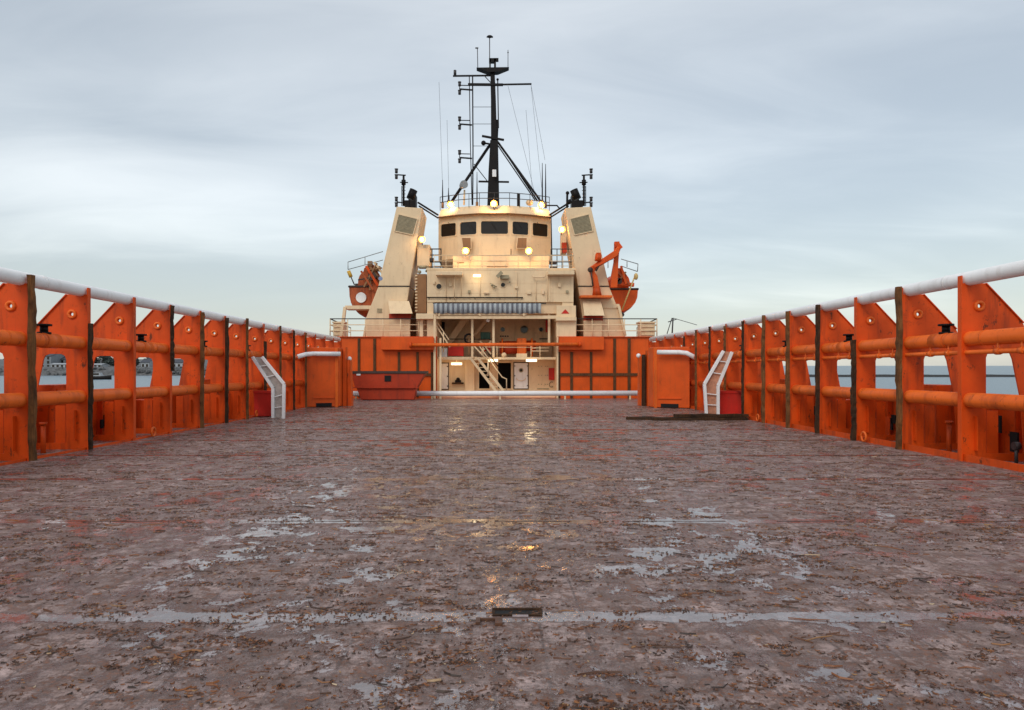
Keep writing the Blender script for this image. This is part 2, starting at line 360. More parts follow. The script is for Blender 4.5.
def house(name, px0, px1, pytop, Y, wall, roofc, label, pitch=1.6, wins=4, depth=9, floors=2, cat='house'):
    x0, x1 = XX(px0, Y), XX(px1, Y); z0 = seaZ(Y)+3.2; z1 = ZZ(pytop, Y); h = z1-pitch
    t = thing(name, label, cat, ((x0+x1)/2, Y, z0), 'buildings on the far shore')
    b = MB(); b.box(x0, x1, Y, Y+depth, z0, h)
    b.prism([(x0, Y, h), (x0, Y+depth, h), (x0, Y+depth/2, z1-0.15)], (x1-x0, 0, 0)); b.build('wall', wall, t)
    b = MB(); e = 0.35
    b.hexa([(x0-e,Y-e,h-.12),(x1+e,Y-e,h-.12),(x1+e,Y+depth/2,z1-.1),(x0-e,Y+depth/2,z1-.1),(x0-e,Y-e,h+.08),(x1+e,Y-e,h+.08),(x1+e,Y+depth/2,z1+.1),(x0-e,Y+depth/2,z1+.1)])
    b.hexa([(x0-e,Y+depth+e,h-.12),(x1+e,Y+depth+e,h-.12),(x1+e,Y+depth/2,z1-.1),(x0-e,Y+depth/2,z1-.1),(x0-e,Y+depth+e,h+.08),(x1+e,Y+depth+e,h+.08),(x1+e,Y+depth/2,z1+.1),(x0-e,Y+depth/2,z1+.1)])
    b.build('roof', roofc, t)
    for fl in range(floors):
        for i in range(wins):
            wx = x0 + (i+0.5)*(x1-x0)/wins; wz = z0 + (fl+0.5)*(h-z0)/floors
            MB().box(wx-.55, wx+.55, Y-.05, Y+.02, wz-.7, wz+.7).build('window', GLASS, t)
    return t
HW = simple('pale_house_wall', (0.36, 0.38, 0.40), rough=0.8, var=0.1, scale=0.5); HG = simple('grey_house_wall', (0.20, 0.22, 0.24), rough=0.8, var=0.15, scale=0.5)
HR = simple('slate_roof', (0.06, 0.065, 0.08), rough=0.8, var=0.2, scale=1); HB = simple('brown_house_wall', (0.22, 0.13, 0.09), rough=0.8, var=0.2, scale=0.5)
house('warehouse', 34, 51, 352, 372, HG, HR, 'tall grey building with dark roof on the far left shore', 2, 3, 14, 3, 'building')
house('terrace_house', 51, 78, 355.5, 380, HG, HR, 'long grey terrace with a row of windows beyond the white shed', 2, 6, 10, 2)
house('shed', 51, 73, 363.2, 362, HW, HW, 'low white shed on the rocky far shore below the grey terrace', .5, 5, 6, 1, 'shed')
house('shed', 89, 101.5, 363.6, 362, HW, HW, 'small white shed on the far shore behind the moored motorboat', .5, 3, 6, 1, 'shed')
house('terrace_house', 4, 26, 355, 380, HB, HR, 'brown house with slate roof at the left edge of the far shore', 2.2, 4, 10, 2)
house('cottage', 141, 149, 358.5, 372, HW, HR, 'little pale cottage with a steep roof among the shore trees', 2, 2, 8, 1)
house('cottage', 172, 186, 359, 375, HW, HR, 'white cottage half hidden on the shore past the brown timber', 1.8, 3, 8, 1)
house('terrace_house', 210, 240, 358, 385, HG, HR, 'grey row of houses at the right end of the far shore', 1.8, 5, 10, 2)

LEAF = simple('dark_foliage', (0.045, 0.058, 0.050), rough=0.8, var=0.6, scale=0.6, bump=0)
BARK = simple('bark', (0.06, 0.045, 0.035), rough=0.9)
def tree(px, pytop, Y, wpx, label):
    x = XX(px, Y); z0 = seaZ(Y)+3.6; zt = ZZ(pytop, Y); w = wpx*Y/F/2; H = max(4, zt-z0)
    t = thing('tree', label, 'tree', (x, Y, z0), 'trees on the far shore')
    b = MB(); b.tube([(x,Y,z0-.5),(x+.1,Y,z0+H*.3),(x,Y,z0+H*.7)], [.3,.22,.1], 6)
    for k in range(4):
        a = k*1.6; b.tube([(x,Y,z0+H*.3),(x+math.cos(a)*w*.6,Y+math.sin(a)*w*.6,z0+H*.6)], [.14,.05], 5)
    b.build('trunk', BARK, t)
    b = MB()
    for k in range(420):
        cl = random.Random(k//14 + int(px)); cc = Vector((cl.gauss(0,.45), cl.gauss(0,.45), cl.uniform(-.8,.8)))
        p = cc + Vector([random.gauss(0,.17) for _ in range(3)])
        if p.length > 1.05: p = p.normalized()*random.uniform(.85,1.05)
        c = Vector((x+p.x*w, Y+p.y*w, z0+H*.6+p.z*H*.42)); s_ = random.uniform(.22,.5)
        u = Vector([random.gauss(0,1) for _ in range(3)]).normalized()*s_; v = u.orthogonal().normalized()*s_*.7
        b.bm.faces.new([b.bm.verts.new(q) for q in (c-u-v, c+u-v, c+u+v, c-u+v)])
    b.build('crown', LEAF, t, recalc=False)
for px, py, Y, w, lb in [(40,351.5,392,9,'tall dark tree rising behind the grey building roof'),(92,356,385,9,'dark tree left of the small white shed by the motorboat'),
        (103,354,388,15,'broad round tree above the small white shed'),(112,358,380,12,'low tree sloping down beside the broad round one'),
        (124,358,376,12,'tree mostly hidden behind an orange frame of the bulwark'),(134,357,378,10,'dark tree just left of the little pale cottage'),(152,356,380,12,'dark tree right of the little pale cottage'),
        (163,360,378,12,'low tree before the half hidden white cottage'),(196,358,382,14,'tree at the right end of the trees on the far shore'),(80,359,376,9,'small bushy tree at the end of the long grey terrace')]:
    tree(px, py, Y, w, lb)

# motorboat moored off the shore
YB = 250.0; c = at(99, 377.4, YB); c.z = seaZ(YB)
t = thing('motorboat', 'small dark motorboat with white cabin moored off the far shore', 'boat', c)
def hull_rows(cx, cy, cz, L, Wd, H, along='x', n=12, m=9, keel=0.15):
    rows = []
    for i in range(n+1):
        u = i/n; w = Wd/2*min(1, (1-(max(0,(u-.35)/.65))**2.2))*(0.82+.18*min(1,u*4)); w = max(w, .02)
        rise = H*0.25*max(0,(u-.5)*2)**2; r = []
        for k in range(m+1):
            a = -math.pi/2 + math.pi*k/m
            px_, pz = math.sin(a)*w, (1-math.cos(a)**0.6)*H*(1.0) + rise
            r.append((px_, u*L-L/2, pz))
        rows.append(r)
    out = []
    for r in rows:
        out.append([(cx+y_, cy+x_, cz+z_) if along == 'x' else (cx+x_, cy+y_, cz+z_) for x_, y_, z_ in r])
    return out
b = MB(); rw = hull_rows(c.x, c.y, c.z-.4, 8.5, 2.4, 1.5); V = b.grid(rw)
for r in (V[0],): b.bm.faces.new(r)
for a_, b_ in zip(V, V[1:]): b.bm.faces.new([a_[0], a_[-1], b_[-1], b_[0]])
b.build('hull', BLACK, t)
MB().prism([(c.x-2.6, c.y-.8, c.z+1), (c.x+1.2, c.y-.8, c.z+1), (c.x+.6, c.y-.8, c.z+2.3), (c.x-2.4, c.y-.8, c.z+2.3)], (0, 1.6, 0)).build('cabin', HW, t)
MB().box(c.x-2.0, c.x+.4, c.y-.83, c.y-.8, c.z+1.5, c.z+2.1).build('window', GLASS, t)

YW = 300.0
b = MB(); rows = []
for i in range(0, 161):
    x = 60 + i*4; y = YW + 3*math.sin(i*.05)
    j = [random.uniform(-.12,.12) for _ in range(5)]
    rows.append([(x, y-4+j[0], seaZ(y)-.6), (x, y-2.2, seaZ(y)+.35+j[1]*1.4), (x, y-1.5, seaZ(y)+.95+j[2]), (x, y+1.5, seaZ(y)+.95+j[3]), (x, y+4, seaZ(y)-.6)])
b.grid(rows, smooth=False)
tag(b.build('breakwater', simple('wet_black_stone', (0.035,0.035,0.035), rough=0.8, var=.5, scale=1)), 'long low black stone breakwater crossing the water on the right', 'breakwater')

# ------------------------------------------------------------------ deck and hull
HWD = 8.82
b = MB(); b.grid([[(x, y, 0) for x in (-10.5, 10.5)] for y in (-6, 46.2)], smooth=False); struct(b.build('deck', DECK))
b = MB()
b.box(-10.52, 10.52, -6, 60, -4.4, -0.02); struct(b.build('hull', ORANGE2))
# steel seams let into the timber
SEAMMAT = simple('worn_seam_steel', (0.10, 0.07, 0.06), rough=0.35, metal=0.3, var=0.6, scale=2.2, bump=0.4)
def seam_mat():
    m, n, l, bb = newmat('wet_steel_seam')
    g = n.new('ShaderNodeNewGeometry').outputs['Position']
    f = N_noise(n, l, N_map(n, l, g, (0.8, 12, 1)), 1.5, 7, 0.7); w = N_noise(n, l, N_map(n, l, g, (0.35, 0.0, 1), loc=(2.1,0,0)), 1.0, 4, 0.6)
    c_ = N_mix(n, l, N_ramp(n, l, f, [(0.4, 0.0), (0.6, 1.0)]), (0.06,0.036,0.03), (0.17,0.085,0.06))
    l.new(c_, bb.inputs['Base Color']); l.new(N_ramp(n, l, N_math(n, l, 'ADD', N_math(n, l, 'MULTIPLY', f, 0.4), N_math(n, l, 'MULTIPLY', w, 0.6)), [(0.42, 0.55), (0.52, 0.08)]), bb.inputs['Roughness'])
    N_bump(n, l, f, 0.2, 0.01, bb); return m
SM = seam_mat()
for sy in SEAMS[2:]:
    b = MB(); rows = []
    for i in range(61):
        x = -8.7 + i*17.4/60; jy = random.uniform(-.006,.022)
        rows.append([(x, sy+.0+jy*.5, .004), (x, sy+.04-jy*.5, .004)])
    for a_, c_ in zip(rows, rows[1:]):
        if noise.noise(Vector((a_[0][0]*.8, sy*3.1, 1))) > .0: b.bm.faces.new([b.bm.verts.new(p) for p in (a_[0], c_[0], c_[1], a_[1])])
    struct(b.build('deck_seam', SM))

# bark, splinters and chips strewn over the deck
def chip_mat():
    m, n, l, bb = newmat('bark_and_splinters')
    g = n.new('ShaderNodeNewGeometry')
    l.new(N_ramp(n, l, g.outputs['Random Per Island'], [(0.0,(0.02,0.010,0.006)),(0.4,(0.075,0.028,0.011)),(0.7,(0.17,0.056,0.016)),(0.92,(0.25,0.085,0.022)),(0.985,(0.30,0.16,0.06)),(0.997,(0.5,0.38,0.25))]), bb.inputs['Base Color'])
    bb.inputs['Roughness'].default_value = 0.55; return m
b = MB()
rc = random.Random(3)
def chip(x, y, L, w, h, a):
    ca, sa = math.cos(a), math.sin(a); bend = rc.uniform(-.25,.25)*L
    prev = None; tl = rc.uniform(-.003,.003)
    for k in (-1, 0, 1):
        ww = w*(1 if k == 0 else rc.uniform(.2,.9)); cx_, cy_ = k*L/2, (bend if k == 0 else 0)
        ring = []
        for q, zz_ in ((-ww/2, .002), (0, h*rc.uniform(.7,1.3)+.002), (ww/2, .002)):
            lx, ly = cx_, cy_+q; ring.append(b.bm.verts.new((x+lx*ca-ly*sa, y+lx*sa+ly*ca, zz_ + max(0, k*tl))))
        if prev:
            b.bm.faces.new([prev[0], prev[1], ring[1], ring[0]]); b.bm.faces.new([prev[1], prev[2], ring[2], ring[1]])
        prev = ring
cnt = 0
def dens(x, y): return noise.noise(Vector((x*.5, y*.7, 2.0))) + .6*noise.noise(Vector((x*1.9, y*2.8, 5.0)))
while cnt < 9000:                                   # clumps of crumbled bark
    y = 2.4 + (rc.random()**2.1)*34; x = rc.uniform(-8.6, 8.6)
    if abs(x) > y*0.75+.6 or dens(x, y) < rc.uniform(-.7, .4): continue
    cnt += 1; sx_, sy_ = rc.uniform(.02,.16), rc.uniform(.008,.035); th = rc.gauss(0,.35)
    for k in range(int(rc.expovariate(1/9))+3):
        u, v = rc.gauss(0,sx_), rc.gauss(0,sy_); L = rc.uniform(.006,.026)*(1+y*.02)
        chip(x+u*math.cos(th)-v*math.sin(th), y+u*math.sin(th)+v*math.cos(th), L*1.25, L*rc.uniform(.2,.6), rc.uniform(.002,.007), rc.uniform(0,6.3))
cnt = 0
while cnt < 2600:                                    # single splinters
    y = 2.4 + (rc.random()**1.7)*30; x = rc.uniform(-8.6, 8.6)
    if abs(x) > y*0.75+.6: continue
    cnt += 1; L = rc.uniform(.04,.13) if rc.random() < .96 else rc.uniform(.13,.30)
    chip(x, y, L, rc.uniform(.006,.016), rc.uniform(.004,.010), rc.gauss(0,.45))
for k in range(150):                                # a thicker clump at the near middle
    L = rc.uniform(.008,.05); chip(.52+rc.gauss(0,.13), 3.72+rc.gauss(0,.07), L, L*rc.uniform(.15,.6), rc.uniform(.003,.010), rc.uniform(0,6.3))
tag(b.build('bark_litter', chip_mat(), recalc=False), None, None, None, 'stuff')

# ------------------------------------------------------------------ bulwarks
FR_Y = [9.94 + 2.03*i for i in range(17)]            # frame stations
def web_mesh(s):
    b = MB(); T = .03
    outer = [(0,.0),(0,3.36),(.46,3.36),(1.16,2.62),(1.28,2.36),(1.5,1.22),(1.58,0)]
    hole = [(.47,.14),(.47,1.95),(.50,2.03),(.58,2.07),(.84,2.07),(.93,2.03),(.97,1.93),(1.12,1.2),(1.17,.6),(1.19,.14)]
    eye = [(.34+.036*math.cos(a*math.pi/4), 2.93+.036*math.sin(a*math.pi/4)) for a in range(8)]
    b.plate(outer, [hole, eye], 0, T, lambda u, v, w: (s*(HWD+u), w, v))
    b.box(s*(HWD-.022), s*(HWD-.001), -.045, .075, 0, 3.5)       # inboard flange
    dvec = Vector((s*(1.16-.46), 0, 2.62-3.36)).normalized()
    b.bar((s*(HWD+.46), .015, 3.36), (s*(HWD+1.17), .015, 2.61), .1, .018)      # stiffened edge of the slope
    b.bar((s*(HWD+.25), -.05, .2), (s*(HWD+.25), -.05, .85), .02, .09)
    return b
def eye_ring(s):
    b = MB(); pts = [(s*(HWD+.34+.075*math.cos(a*math.pi/5)), -.012, 2.93+.075*math.sin(a*math.pi/5)) for a in range(11)]
    return b.tube(pts, .034, 6, caps=False)
def rough_timber(y0_, s, z0, z1, w=.15, th=.10, seed=0):
    w *= .86; th *= .78
    rd = random.Random(seed); b = MB(); n = 26; rings = []; lean = rd.uniform(-.05,.05); tt = rd.uniform(-.10,.02); z1 += tt; ph = rd.uniform(0,6)
    for i in range(n+1):
        z = z0 + (z1-z0)*i/n; y = y0_ + lean*(i/n-.3) + .012*math.sin(i*.5+ph); j = lambda: rd.uniform(-.014,.014)
        xo, xi = s*(HWD-.024), s*(HWD-.024-th)
        rings.append([(xo, y-w/2+.015+j(), z), (xo, y+w/2+.015+j(), z), (xi+j(), y+w/2-.01+j(), z), (xi+j(), y-w/2+.04+j(), z)])
    V = b.grid(rings, smooth=False, closed=True); b.bm.faces.new(V[0]); b.bm.faces.new(V[-1]); return b

# timber fender kinds per station, counted from 14.0 m: (z0, z1, dark)
TL = {14.0:(0,3.53,0,.17),16.03:(0,2.75,1,.13),20.09:(1.7,3.53,1,.14),22.12:(0,3.53,0,.15),24.15:(0,3.53,1,.15),26.18:(0,3.55,0,.14),28.21:(.55,2.9,1,.15),30.24:(.0,3.55,0,.14),32.27:(0,3.55,1,.13),34.3:(0,3.5,0,.13)}
TR = {16.03:(0,3.56,0,.17),18.06:(0,2.55,1,.16),20.09:(0,3.56,1,.15),22.12:(0,3.56,0,.15),24.15:(0,3.56,0,.16),26.18:(0,3.5,1,.14),28.21:(.85,3.5,0,.13),30.24:(.4,3.5,1,.14),32.27:(0,3.5,0,.13),34.3:(0,3.4,1,.12)}
def bulwark(s, label):
    t = thing('bulwark', label, 'bulwark', (s*HWD, 0, 0))
    proto = web_mesh(s).build('frame', ORANGE, t, loc=(-s*HWD, FR_Y[0], 0))
    ering = eye_ring(s).build('lashing_eye', PIPEOR, proto, loc=(0,0,0))
    TT = TL if s < 0 else TR
    for i, y in enumerate(FR_Y):
        fr = proto
        if i:
            fr = proto.copy(); COL.objects.link(fr); fr.parent = t; fr.location = (-s*HWD, y, 0)
            er = ering.copy(); COL.objects.link(er); er.parent = fr
        for ky, (z0, z1, dk, w) in TT.items():
            if abs(ky-y) < .3:
                rough_timber(y, s, z0, z1, w, .11 if w > .14 else .085, int(y*10)+s).build('timber_fender', TIMBER_D if dk else TIMBER, fr)
    ye = 42.3
    MB().tube([(s*(HWD+.17), 5, 3.46), (s*(HWD+.17), 20, 3.45), (s*(HWD+.17), 33, 3.46), (s*(HWD+.12), ye, 3.5)], .135, 20).build('top_rail', WHITE, t)
    MB().tube([(s*(HWD+.17), 5, 2.31), (s*(HWD+.17), 36, 2.31)], .14, 20).build('upper_pipe', PIPEOR, t)
    MB().tube([(s*(HWD+.17), 5, 1.15), (s*(HWD+.17), 36, 1.15)], .14, 20).build('lower_pipe', PIPEOR, t)
    for y in (11.2, 17.1, 23.2, 29.4):
        for z, r_, m_ in ((3.455,.143,WHITE),(2.31,.147,PIPEOR),(1.15,.147,PIPEOR)):
            MB().tube([(s*(HWD+.17), y+z, z), (s*(HWD+.17), y+z+.035, z)], r_, 20).build('weld_bead', m_, t)
    # collars on the pipes below the cleats
    for y in (14.8, 18.85, 22.85, 26.9):
        cl = MB(); cl.tube([(s*(HWD+.17), y-.12, 2.31), (s*(HWD+.17), y+.34, 2.31)], .152, 20).build('pipe_collar', PIPEOR, t)
        k = MB(); X = s*(HWD+.2)
        k.tube([(X, y, 2.44), (X, y, 2.48)], .13, 12); k.tube([(X, y, 2.48), (X, y, 2.60)], .075, 12); k.tube([(X, y, 2.60), (X, y, 2.64)], .145, 12)
        k.build('cleat', BLACK, t)
    # outer shell plating
    sh = MB(); sh.box(s*(HWD+1.58), s*(HWD+1.61), 3, 46, 0, 1.2)
    sh.box(s*(HWD+1.5), s*(HWD+1.66), 3, 46, 1.2, 1.225); sh.build('shell_plate', ORANGE, t)
    rd = random.Random(5+s)
    for y in [8.5+.677*i for i in range(34)]:           # stiffeners on the shell
        if min(abs(y-f) for f in FR_Y) > .15: MB().box(s*(HWD+1.44), s*(HWD+1.58), y, y+.02, .02, 1.19).build('stiffener', ORANGE, t)
    # foot plate along the deck edge, closing the gap below the frames
    MB().box(s*(HWD+.03), s*(HWD+.05), 3, 36, 0, .13 if s > 0 else .05).build('coaming', ORANGE, t)
    # lockers and fittings standing between the frames
    for (y0, y1, d0, d1, z0, z1) in ((16.4, 17.9, .95, 1.5, .0, 1.39), (24.5, 25.9, .9, 1.5, 0, 1.42), (12.3, 13.0, .8, 1.5, 0, .85), (20.5, 21.2, .7, 1.4, 0, .9)):
        lk = MB().box(s*(HWD+d0), s*(HWD+d1), y0, y1, z0+.02, z1).build('locker', ORANGE, t, bevel=.01)
        MB().box(s*(HWD+d0-.025), s*(HWD+d0-.001), y0+.08, y1-.08, z0+.7, z1-.08).build('locker_door', ORANGE2, lk)
    for y in (14.6, 15.3, 18.7, 19.4, 22.7, 23.3, 26.8):
        z = rd.uniform(.45,.8); bo = MB(); X = s*(HWD+rd.uniform(.45,.9))
        bo.tube([(X,y,0),(X,y,z)], .05, 10); bo.tube([(X,y,z),(X,y,z+.05)], .08, 10); bo.build('vent_pipe', ORANGE, t)
    # diagonal brace to the shell in each bay
    for y in FR_Y[1:13]:
        MB().bar((s*(HWD+.62), y+.05, .02), (s*(HWD+.62), y+.05, .95), .22, .012, up=(0,1,0)).build('bracket', ORANGE, t)
    for y0_, y1_, z0_, z1_ in ((15.33,15.47,.42,.88), (14.9,15.02,.45,.8), (17.35,17.8,.04,.36), (13.2,13.6,.1,.5), (19.6,19.9,.2,.6)):
        MB().box(s*(HWD+1.36), s*(HWD+1.39), y0_, y1_, z0_, z1_).build('freeing_port', DARK, t)
    # freeing ports and odd fittings low on the shell
    for i, y in enumerate(FR_Y[1:12]):
        for k in range(rd.choice((1,2,2,3))):
            yy = y+.35+rd.random()*1.3; zb = rd.uniform(.08,.6); hh_ = rd.uniform(.14,.42)
            MB().box(s*(HWD+1.40), s*(HWD+1.435), yy, yy+rd.uniform(.10,.24), zb, zb+hh_).build('freeing_port', DARK, t)
        yy = y+.4+rd.random()*1.1; d = rd.uniform(.9,1.3)
        MB().box(s*(HWD+d), s*(HWD+d+.015), yy, yy+rd.uniform(.12,.3), .02, rd.uniform(.5,1.05)).build('gusset', ORANGE, t)
        v = MB(); X = s*(HWD+rd.uniform(.5,1.1)); yy = y+.3+rd.random()*1.3; z = rd.uniform(.15,.4)
        v.tube([(X,yy,.0),(X,yy,z)], .03, 8); v.tube([(X-.05,yy,z),(X+.05,yy,z)], .075, 10); v.build('valve', DSTEEL, t)
    # lashing rings on deck
    for y in (17.6, 24.7) if s > 0 else (19.0, 27.2):
        r = MB(); r.tube([(s*(HWD-.05), y+.11*math.cos(a*math.pi/6), .14+.11*math.sin(a*math.pi/6)) for a in range(13)], .025, 7, caps=False); r.build('lashing_ring', PIPEOR, t)
    if s > 0:
        MB().tube([(s*(HWD+.1), 5, 2.05), (s*(HWD+.1), 34, 2.05)], .045, 10).build('service_pipe', PIPEOR, t)
        for y in FR_Y[:-3]:
            for dy in (.55, 1.15):
                MB().tube([(s*(HWD+.1), y+dy-.06, 2.05), (s*(HWD+.1), y+dy+.06, 2.05)], .062, 8).tube([(s*(HWD+.1), y+dy, 2.05), (s*(HWD+.1), y+dy, 2.2)], .02, 6).build('pipe_clamp', PIPEOR, t)
    # white marks: leftover paint and a short upright
    if s < 0:
        MB().box(s*(HWD+.9), s*(HWD+.93), 15.0, 15.06, .35, .66).build('paint_mark', WHITE, t)
        MB().tube([(s*(HWD+1.3), 18.3, 1.2), (s*(HWD+1.3), 18.3, 2.2)], .03, 8).build('stay', ORANGE, t)
    return t
bulwark(-1, 'orange steel cargo rail with white top pipe along the left deck edge')
bulwark(1, 'orange steel cargo rail with white top pipe and thin service pipe, right side')

# white cable chutes on both sides
def chute(s, label):
    t = thing('cable_chute', label, 'chute', (s*7.9, 26.8, 0), 'white chutes on the cargo rails')
    k = s/-1.0; Y = 26.8
    X = lambda px: XX(px, Y) if s < 0 else -XX(px, Y)
    if s < 0: P = [(252.5,357),(262,357),(284,384),(283.5,418.5),(273,418.5),(273,388)]
    else: P = [(252.5+5,352),(266,351),(285,384),(283,415.5),(271.5,415.5),(271.5,386)]
    pts = [Vector((X(px), Y, ZZ(py, Y))) for px, py in P]
    if s > 0:
        for p in pts: p.x -= .02
    MB().prism([p+Vector((0,.06,0)) for p in pts], (0,.012,0)).build('back_plate', simple('dull_grey_paint', (0.42,0.36,0.33)) if s < 0 else simple('dull_pink_paint', (0.5,0.22,0.13)), t)
    e1 = MB(); a, b_, c_ = pts[0], pts[5], pts[4]; e1.bar(a, b_, .10, .11, up=(0,1,0)); e1.bar(b_, c_, .10, .112, up=(0,1,0)); e1.build('side_rail', WHITE, t, bevel=.006)
    e2 = MB(); a, b_, c_ = pts[1], pts[2], pts[3]; e2.bar(a, b_, .10, .11, up=(0,1,0)); e2.bar(b_, c_, .10, .112, up=(0,1,0)); e2.build('side_rail', WHITE, t, bevel=.006)
    q0 = (pts[0]+pts[1])/2; q1 = (pts[5]+pts[2])/2; q2 = (pts[4]+pts[3])/2
    
    for f in (.3,.65):
        pa = pts[0].lerp(pts[5], f); pb = pts[1].lerp(pts[2], f); MB().bar(pa, pb, .03).build('rung', WHITE, t)
        pa = pts[5].lerp(pts[4], f); pb = pts[2].lerp(pts[3], f); MB().bar(pa, pb, .03).build('rung', WHITE, t)
    pass
chute(-1, 'white bent steel chute leaning from the left cargo rail to the deck')
chute(1, 'white bent steel chute leaning from the right cargo rail to the deck')
for s, lb in ((-1, 'bright red steel locker behind the white chute on the left'), (1, 'bright red steel locker behind the white chute on the right')):
    x0, x1 = (XX(254,27.4), XX(274,27.4)) if s < 0 else (XX(717,27.4), XX(742,27.4))
    t = thing('deck_locker', lb, 'locker', ((x0+x1)/2, 27.4, 0), 'red lockers by the white chutes')
    MB().box(x0, x1, 27.4, 28.0, 0.02, .86).build('body', BRIGHTRED, t, bevel=.015)
    MB().box(x0-.02, x1+.02, 27.38, 28.02, .86, .96).build('lid', BRIGHTRED, t, bevel=.01)

# corner housings at the forward end of the cargo rails
def housing(s, label):
    t = thing('corner_housing', label, 'housing', (s*7.8, 33.5, 0), 'orange housings beside the house front')
    xi = 7.36 if s < 0 else 7.3
    pts = [(s*8.79, 34.45, 0), (s*xi, 34.9, 0), (s*xi, 36.0, 0), (s*8.79, 36.0, 0)] if s < 0 else [(s*8.79, 33.4, 0), (s*xi, 34.2, 0), (s*xi, 35.3, 0), (s*8.79, 35.3, 0)]
    b = MB(); b.prism([Vector(p)+Vector((0,0,.02)) for p in pts], (0,0,2.78)); b.build('body', ORANGE2, t, bevel=.03)
    # recess at the foot
    a, c_ = Vector(pts[0]), Vector(pts[1]); d = (c_-a); nrm = Vector((d.y, -d.x, 0)).normalized()
    if nrm.y > 0: nrm = -nrm
    q = lambda f, z: a + d*f + nrm*.004 + Vector((0,0,z))
    MB().prism([q(.3,.03), q(.78,.03), q(.78,.2), q(.3,.2)], nrm*.01).build('drain_slot', DARK, t)
    MB().prism([q(.22,.42), q(.86,.42), q(.86,.46), q(.22,.46)], nrm*.05).build('ledge', ORANGE2, t)
    MB().bar(q(.93,.0), q(.93,2.78), .12, .1).build('corner_post', PIPEOR, t)
    # white handrail round the housing
    zt = 2.38
    if s < 0: pp = [(-8.98, 33.2, 2.3), (-8.72, 34.0, 2.46), (-8.45,34.35,2.5), (-7.25, 34.72, 2.5)]
    else: pp = [(8.95, 33.0, 2.28), (8.6, 33.2, 2.5), (8.3, 33.35, 2.54), (7.42, 33.8, 2.56)]
    MB().tube(pp, .105, 12).build('handrail', WHITE, t)
    # fins ahead of the housing
    xs = ((-7.26, 35.6, 2.85), (-7.06, 35.9, 2.25)) if s < 0 else ((7.42, 35.7, 2.7), (7.26, 35.8, 2.5), (7.14, 36.2, 2.4))
    for i, (x, y, h) in enumerate(xs):
        f = MB()
        if s < 0 and i == 1: f.prism([(x-.09,y,0.0),(x+.1,y,0.0),(x+.03,y,h),(x-.05,y,h)], (0,.5,0))
        else: f.box(x-.07, x+.07 if s < 0 else x+.02, y, y+.5, 0.0, h)
        fo = f.build('fin', ORANGE2 if (s < 0 or i != 1) else TIMBER_D, t)
        if (s < 0 and i == 1) or (s > 0 and i == 2): MB().ball((x-.02 if s < 0 else x-.1,y+.1,h+.05), .11).build('knob', WHITE, fo)
    return t
housing(-1, 'orange steel housing with white handrail at the front end of the left rail')
housing(1, 'orange steel housing with white handrail at the front end of the right rail')

# dunnage planks lying on the deck at the right
rd = random.Random(2)
for i, (x0, x1, y, z, dy, lb) in enumerate([(4.6, 8.75, 25.9, 0, -.15, 'long dark wet plank, rearmost of the pile at the right deck edge'),
        (5.4, 8.7, 25.45, 0, .1, 'dark wet plank, nearest of the pile on the right of the deck'),
        (6.2, 8.78, 25.6, .11, .12, 'dark plank lying on top of the two others at the right deck edge')]):
    b = MB(); rows = []
    for k in range(11):
        x = x0+(x1-x0)*k/10; yy = y+dy*k/10; j = lambda: rd.uniform(-.015,.015)
        rows.append([(x, yy-.13+j(), z+.005), (x, yy+.13+j(), z+.005), (x, yy+.12+j(), z+.10+j()), (x, yy-.12+j(), z+.10+j())])
    V = b.grid(rows, smooth=False, closed=True); b.bm.faces.new(V[0]); b.bm.faces.new(V[-1])
    tag(b.build('dunnage_plank', TIMBER_D), lb, 'plank', 'dark planks on the right of the deck')
# steel fitting in the seam
t = thing('lashing_socket', 'long dark slot with a pale tag let into the near deck seam', 'deck fitting', (.15, 5.22, 0))
b = MB(); b.box(-.02, .33, 5.13, 5.15, .003, .012); b.box(-.02, .33, 5.24, 5.26, .003, .02); b.box(-.02, .0, 5.15, 5.24, .003, .012); b.box(.31, .33, 5.15, 5.24, .003, .014); b.build('frame', TIMBER_D, t, bevel=.003)
MB().box(.12, .23, 5.10, 5.128, .003, .012).build('tag', simple('dull_grey_tag', (0.30,0.24,0.24)), t)
MB().box(.0, .31, 5.15, 5.24, .003, .006).build('pit', DARK, t)
t = thing('lashing_socket', 'small rusty steel bracket left of the socket in the near deck seam', 'deck fitting', (0, 5.0, 0))
b = MB(); b.box(.0, .05, 4.93, 5.05, .003, .02); b.box(-.13, -.1, 4.95, 5.05, .003, .02); b.box(-.1, 0, 5.03, 5.05, .003, .018); b.build('bracket', simple('rusty_steel',(0.09,0.035,0.015)), t)

